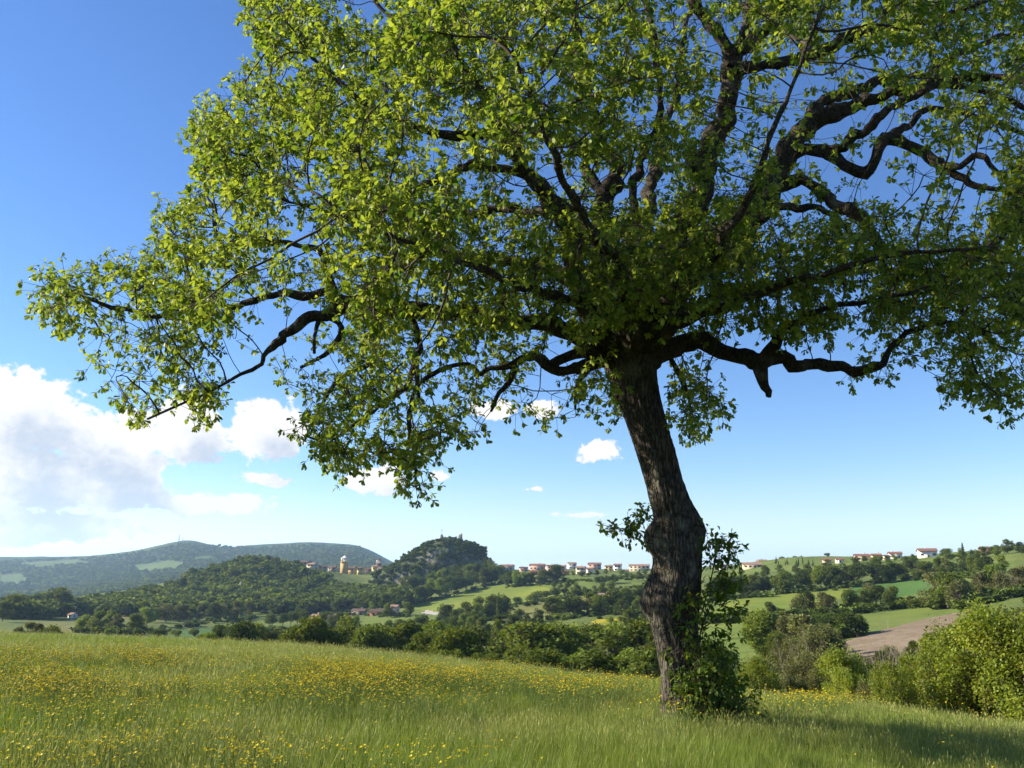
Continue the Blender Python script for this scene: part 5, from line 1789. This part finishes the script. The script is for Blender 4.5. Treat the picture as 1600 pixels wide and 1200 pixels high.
for a in [
    (548, 906, 13, 10, 'ochre', 'brown', 'ochre house next to the bell tower of the old village', -16, 990),
    (563, 906, 11, 11, 'yellow', 'brown', 'tall yellow house in the middle of the old village', -20, 985),
    (574, 903, 13, 8, 'stone', 'brown', 'low stone house between yellow houses of the old village', 8, 1000),
    (584, 906, 7, 13, 'yellow', 'pale', 'slim bright yellow tower house of the old village', -18, 985),
    (596, 900, 16, 10, 'stone', 'red', 'brown-walled house with red roof under the rock face', 5, 1000),
    (466, 884, 32, 9, 'stone', 'brown', 'long brown stone building high on the wooded hill', -6, 955),
    (486, 889, 14, 9, 'cream', 'pale', 'sunlit cream house beside the long stone building on the hill', -20, 950),
    (503, 893, 13, 8, 'stone', 'brown', 'dark stone house stepping down the wooded hill', 12, 950),
    (518, 900, 13, 8, 'stone', 'brown', 'stone house between the wooded hill and the bell tower', -8, 975),
    (545, 932, 14, 8, 'orange', 'pale', 'orange house alone in the wood under the old village', -12, 800)]:
    house(*a[:6], a[6], O_, a[7], D=a[8])
F_ = 'farm buildings of the valley'
for a in [
    (494, 972, 17, 10, 'pink', 'pale', 'small pinkish farmhouse beside the long brown barn', -18, 'farmhouse'),
    (528, 974, 38, 8, 'stone', 'brown', 'long low brown barn next to the pinkish farmhouse', 10, 'barn'),
    (560, 961, 22, 7, 'stone', 'brown', 'brown barn behind the farm pasture', -8, 'barn'),
    (588, 962, 24, 7, 'brick', 'brown', 'reddish-brown shed on the farm pasture edge', 6, 'barn'),
    (616, 958, 12, 11, 'pink', 'pale', 'tall pink farmhouse at the end of the pasture', -16, 'farmhouse'),
    (606, 961, 8, 7, 'white', 'pale', 'small white annexe leaning by the tall pink farmhouse', -16, 'farmhouse'),
    (957, 931, 15, 5, 'pink', 'pale', 'low pink farmhouse on the fields below the village', -14, 'farmhouse'),
    (941, 933, 9, 4, 'stone', 'pale', 'tiny stone shed next to the low pink farmhouse', -10, 'barn'),
    (110, 966, 7, 6, 'white', 'pale', 'lonely little white house on the far left slope', -18, 'farmhouse')]:
    house(*a[:6], a[6], F_, a[7], name=a[8])
R_ = 'houses along the right-hand ridge'
for a in [
    (1178, 888, 30, 6, 'cream', 'pale', 'long low cream house on the ridge right of the trunk', -10),
    (1130, 891, 12, 7, 'white', 'pale', 'white house just right of the oak trunk on the ridge', -10),
    (1192, 871, 15, 4, 'stone', 'pale', 'low stone block on top of the green hill', 4),
    (1294, 880, 14, 6, 'pink', 'red', 'pink house half sunk behind trees on the right ridge', -14),
    (1314, 880, 12, 6, 'white', 'red', 'white cottage with red roof next to the pink ridge house', -10),
    (1350, 876, 23, 8, 'cream', 'red', 'cream ridge house with a broad red roof', -12),
    (1372, 876, 15, 9, 'yellow', 'red', 'bright yellow two-storey ridge house', -18),
    (1387, 875, 10, 6, 'cream', 'brown', 'small brown-roofed house between the yellow and white ridge houses', 6),
    (1402, 873, 20, 9, 'white', 'red', 'white ridge house with red roof right of the yellow one', -14),
    (1454, 871, 28, 11, 'white', 'red', 'large white villa with red roof alone on the ridge', -16),
    (1545, 867, 16, 11, 'brick', 'brown', 'dark red brick house among the skyline trees', -10)]:
    house(*a[:6], a[6], R_, a[7])
print('houses', n_house)

# church towers
def bell_tower(px, row, D, wpx, hpx, label, wall, cap):
    P = at_D(px, D, row)
    s = px_len(P)
    w, h = wpx * s, hpx * s
    o = empty('bell_tower', (P[0], P[1], P[2] - 1), R(-16))
    tag(o, label, 'tower')
    b = MB().box(-w / 2, w / 2, -w / 2, w / 2, -3, h * .66)
    b.box(-w * .56, w * .56, -w * .56, w * .56, h * .66 + .003, h * .69)
    obj('wall', b.mesh('wall'), M_WALL[wall], o)
    bf = MB()
    for sx_ in (-1, 1):
        for sy_ in (-1, 1):
            bf.box(sx_ * w * .33 - w * .12, sx_ * w * .33 + w * .12, sy_ * w * .33 - w * .12, sy_ * w * .33 + w * .12, h * .69 + .003, h * .86)
    bf.box(-w * .5, w * .5, -w * .5, w * .5, h * .86 + .003, h * .89)
    obj('belfry', bf.mesh('belfry'), M_WALL['white'], o)
    r = MB()
    q = [(-w * .5, -w * .5), (w * .5, -w * .5), (w * .5, w * .5), (-w * .5, w * .5)]
    for k in range(4):
        a, c = q[k], q[(k + 1) % 4]
        r.poly([(a[0], a[1], h * .893), (c[0], c[1], h * .893), (0, 0, h * 1.06)])
    obj('spire', r.mesh('spire'), cap, o)


bell_tower(537, 908, 985, 9, 28, 'ochre bell tower with a white belfry in the old village', 'ochre', M_WALL['white'])
bell_tower(591, 902, 1005, 6, 24, 'dark-roofed church tower close under the rock face', 'brick', M_ROOF['brown'])

# summit mast, ruin, stone pillar, radio masts
def mast(name, P, h, r0, label, cat, legs):
    o = empty(name, P)
    tag(o, label, cat)
    for k in range(legs):
        a = k * 2 * math.pi / legs + .3
        b = np.array([math.cos(a), math.sin(a), 0]) * r0
        V, Fs = tube_np(np.array([b + [0, 0, -1], b * .55 + [0, 0, h * .5], b * .25 + [0, 0, h * .93]]), np.full(3, r0 * .13), 6, 0, True)
        A = Acc()
        A.add(V, Fs)
        obj('leg', A.mesh('leg', True), M_METAL, o)
    A = Acc()
    for q in range(12):
        z = h * (.06 + .86 * q / 12)
        f = np.interp(z / h, [0, .5, .93], [1, .55, .25])
        for k in range(legs):
            a, c = k * 2 * math.pi / legs + .3, (k + 1) * 2 * math.pi / legs + .3
            p0 = np.array([math.cos(a) * r0 * f, math.sin(a) * r0 * f, z])
            p1 = np.array([math.cos(c) * r0 * f * .95, math.sin(c) * r0 * f * .95, z + h * .07])
            V, Fs = tube_np(np.array([p0, (p0 + p1) / 2, p1]), np.full(3, r0 * .07), 4, 0, False)
            A.add(V, Fs)
    obj('bracing', A.mesh('bracing'), M_METAL, o)
    V, Fs = tube_np(np.array([[0, 0, h * .9], [0, 0, h * .96], [0, 0, h]]), np.array([r0 * .12, r0 * .1, r0 * .06]), 6, 0, True)
    A = Acc()
    A.add(V, Fs)
    obj('aerial', A.mesh('aerial'), M_METAL, o)
    A = Acc()
    for q in (.7, .8):
        c = np.array([r0 * .35, -r0 * .35, h * q])
        V, Fs = tube_np(np.array([c, c + [0, -r0 * .15, 0], c + [0, -r0 * .3, 0]]), np.full(3, r0 * .35), 10, 0, True)
        A.add(V, Fs)
    obj('dish', A.mesh('dish'), M_METAL, o)


P1 = hit(279, 851, 2500)
P2 = hit(285, 852, 2500)
mast('radio_mast', P1, 17 * px_len(P1), 3.2, 'taller thin radio mast on the far blue hill', 'mast', 4)
mast('radio_mast', P2, 13 * px_len(P2), 2.8, 'shorter thin radio mast beside the taller one on the far hill', 'mast', 4)
Pm = rock_top(690)
plinth = empty('summit_monument', Pm)
tag(plinth, 'small stone plinth with a thin iron cross on the summit of the rocky hill', 'monument')
obj('plinth', MB().box(-1.5, 1.5, -1.5, 1.5, -2, 2.4).box(-1.1, 1.1, -1.1, 1.1, 2.403, 3.6).mesh('plinth'), M_STONE, plinth)
obj('cross', MB().box(-.16, .16, -.16, .16, 3.5, 9.5).box(-1.1, 1.1, -.13, .13, 7.6, 7.95).mesh('cross'), M_METAL, plinth)
Pr = rock_top(719)
ru = empty('ruined_tower', Pr)
tag(ru, 'stub of a ruined stone tower near the summit cross on the rocky hill', 'ruin')
b = MB()
for k in range(14):
    a = k * 2 * math.pi / 14
    h = 4.6 + 1.6 * math.sin(a * 1.0 + .8) + random.uniform(-.5, .5)
    c, s_ = math.cos(a) * 1.7, math.sin(a) * 1.7
    b.box(c - .48, c + .48, s_ - .48, s_ + .48, -2, h)
obj('wall', b.mesh('wall'), M_STONE, ru)
Pp = hit(179, 978, 60)
pil = empty('stone_pillar', Pp)
tag(pil, 'slim pale stone pillar standing on the far left slope', 'pillar')
hp = 11 * px_len(Pp)
obj('shaft', MB().box(-.9, .9, -.9, .9, -1, hp * .85).mesh('shaft'), M_STONE, pil)
obj('cap', MB().box(-1.1, 1.1, -1.1, 1.1, hp * .853, hp).mesh('cap'), M_STONE, pil)
for (x, y, hpx, wpx) in [(376, 925, 16, 5), (363, 910, 8, 3), (196, 943, 8, 8)]:
    P = hit(x, y, 300)
    s = px_len(P)
    v, Fs = tube_np(np.array([[0, 0, -2], [.3, 0, hpx * s * .4], [-.3, .2, hpx * s * .8], [0, 0, hpx * s]]), np.array([1, .8, .6, .15]) * wpx * s * .5, 9, .25, True, x)
    A = Acc()
    A.add(v, Fs)
    k = obj('rock_outcrop', A.mesh('rock_outcrop'), mat_plain('pale_rock', (.40, .38, .34), (.28, .26, .23), .8, .95, .2), None, P)
    tag(k, {376: 'tall pale limestone outcrop showing through the wooded hill', 363: 'small pale rock spike above the tall outcrop on the wooded hill', 196: 'broad pale rock face low on the wooded hill'}[x], 'rock')

# ---------------------------------------------------------------- air
M_HAZE = bpy.data.materials.new('haze')
M_HAZE.use_nodes = True
ht = M_HAZE.node_tree
ht.nodes.clear()
pv = ht.nodes.new('ShaderNodeVolumePrincipled')
pv.inputs['Color'].default_value = (.48, .73, 1.0, 1)
pv.inputs['Density'].default_value = .000085
pv.inputs['Anisotropy'].default_value = .2
ho = ht.nodes.new('ShaderNodeOutputMaterial')
ht.links.new(pv.outputs[0], ho.inputs['Volume'])
zmin, zmax = float(GZ.min()) - 1, max(float(GZ.max()) + 70, 60)
hb = obj('haze', MB().box(-9500, 9500, -9500, 9500, zmin, zmax).mesh('haze'), M_HAZE)
hb['kind'] = 'stuff'
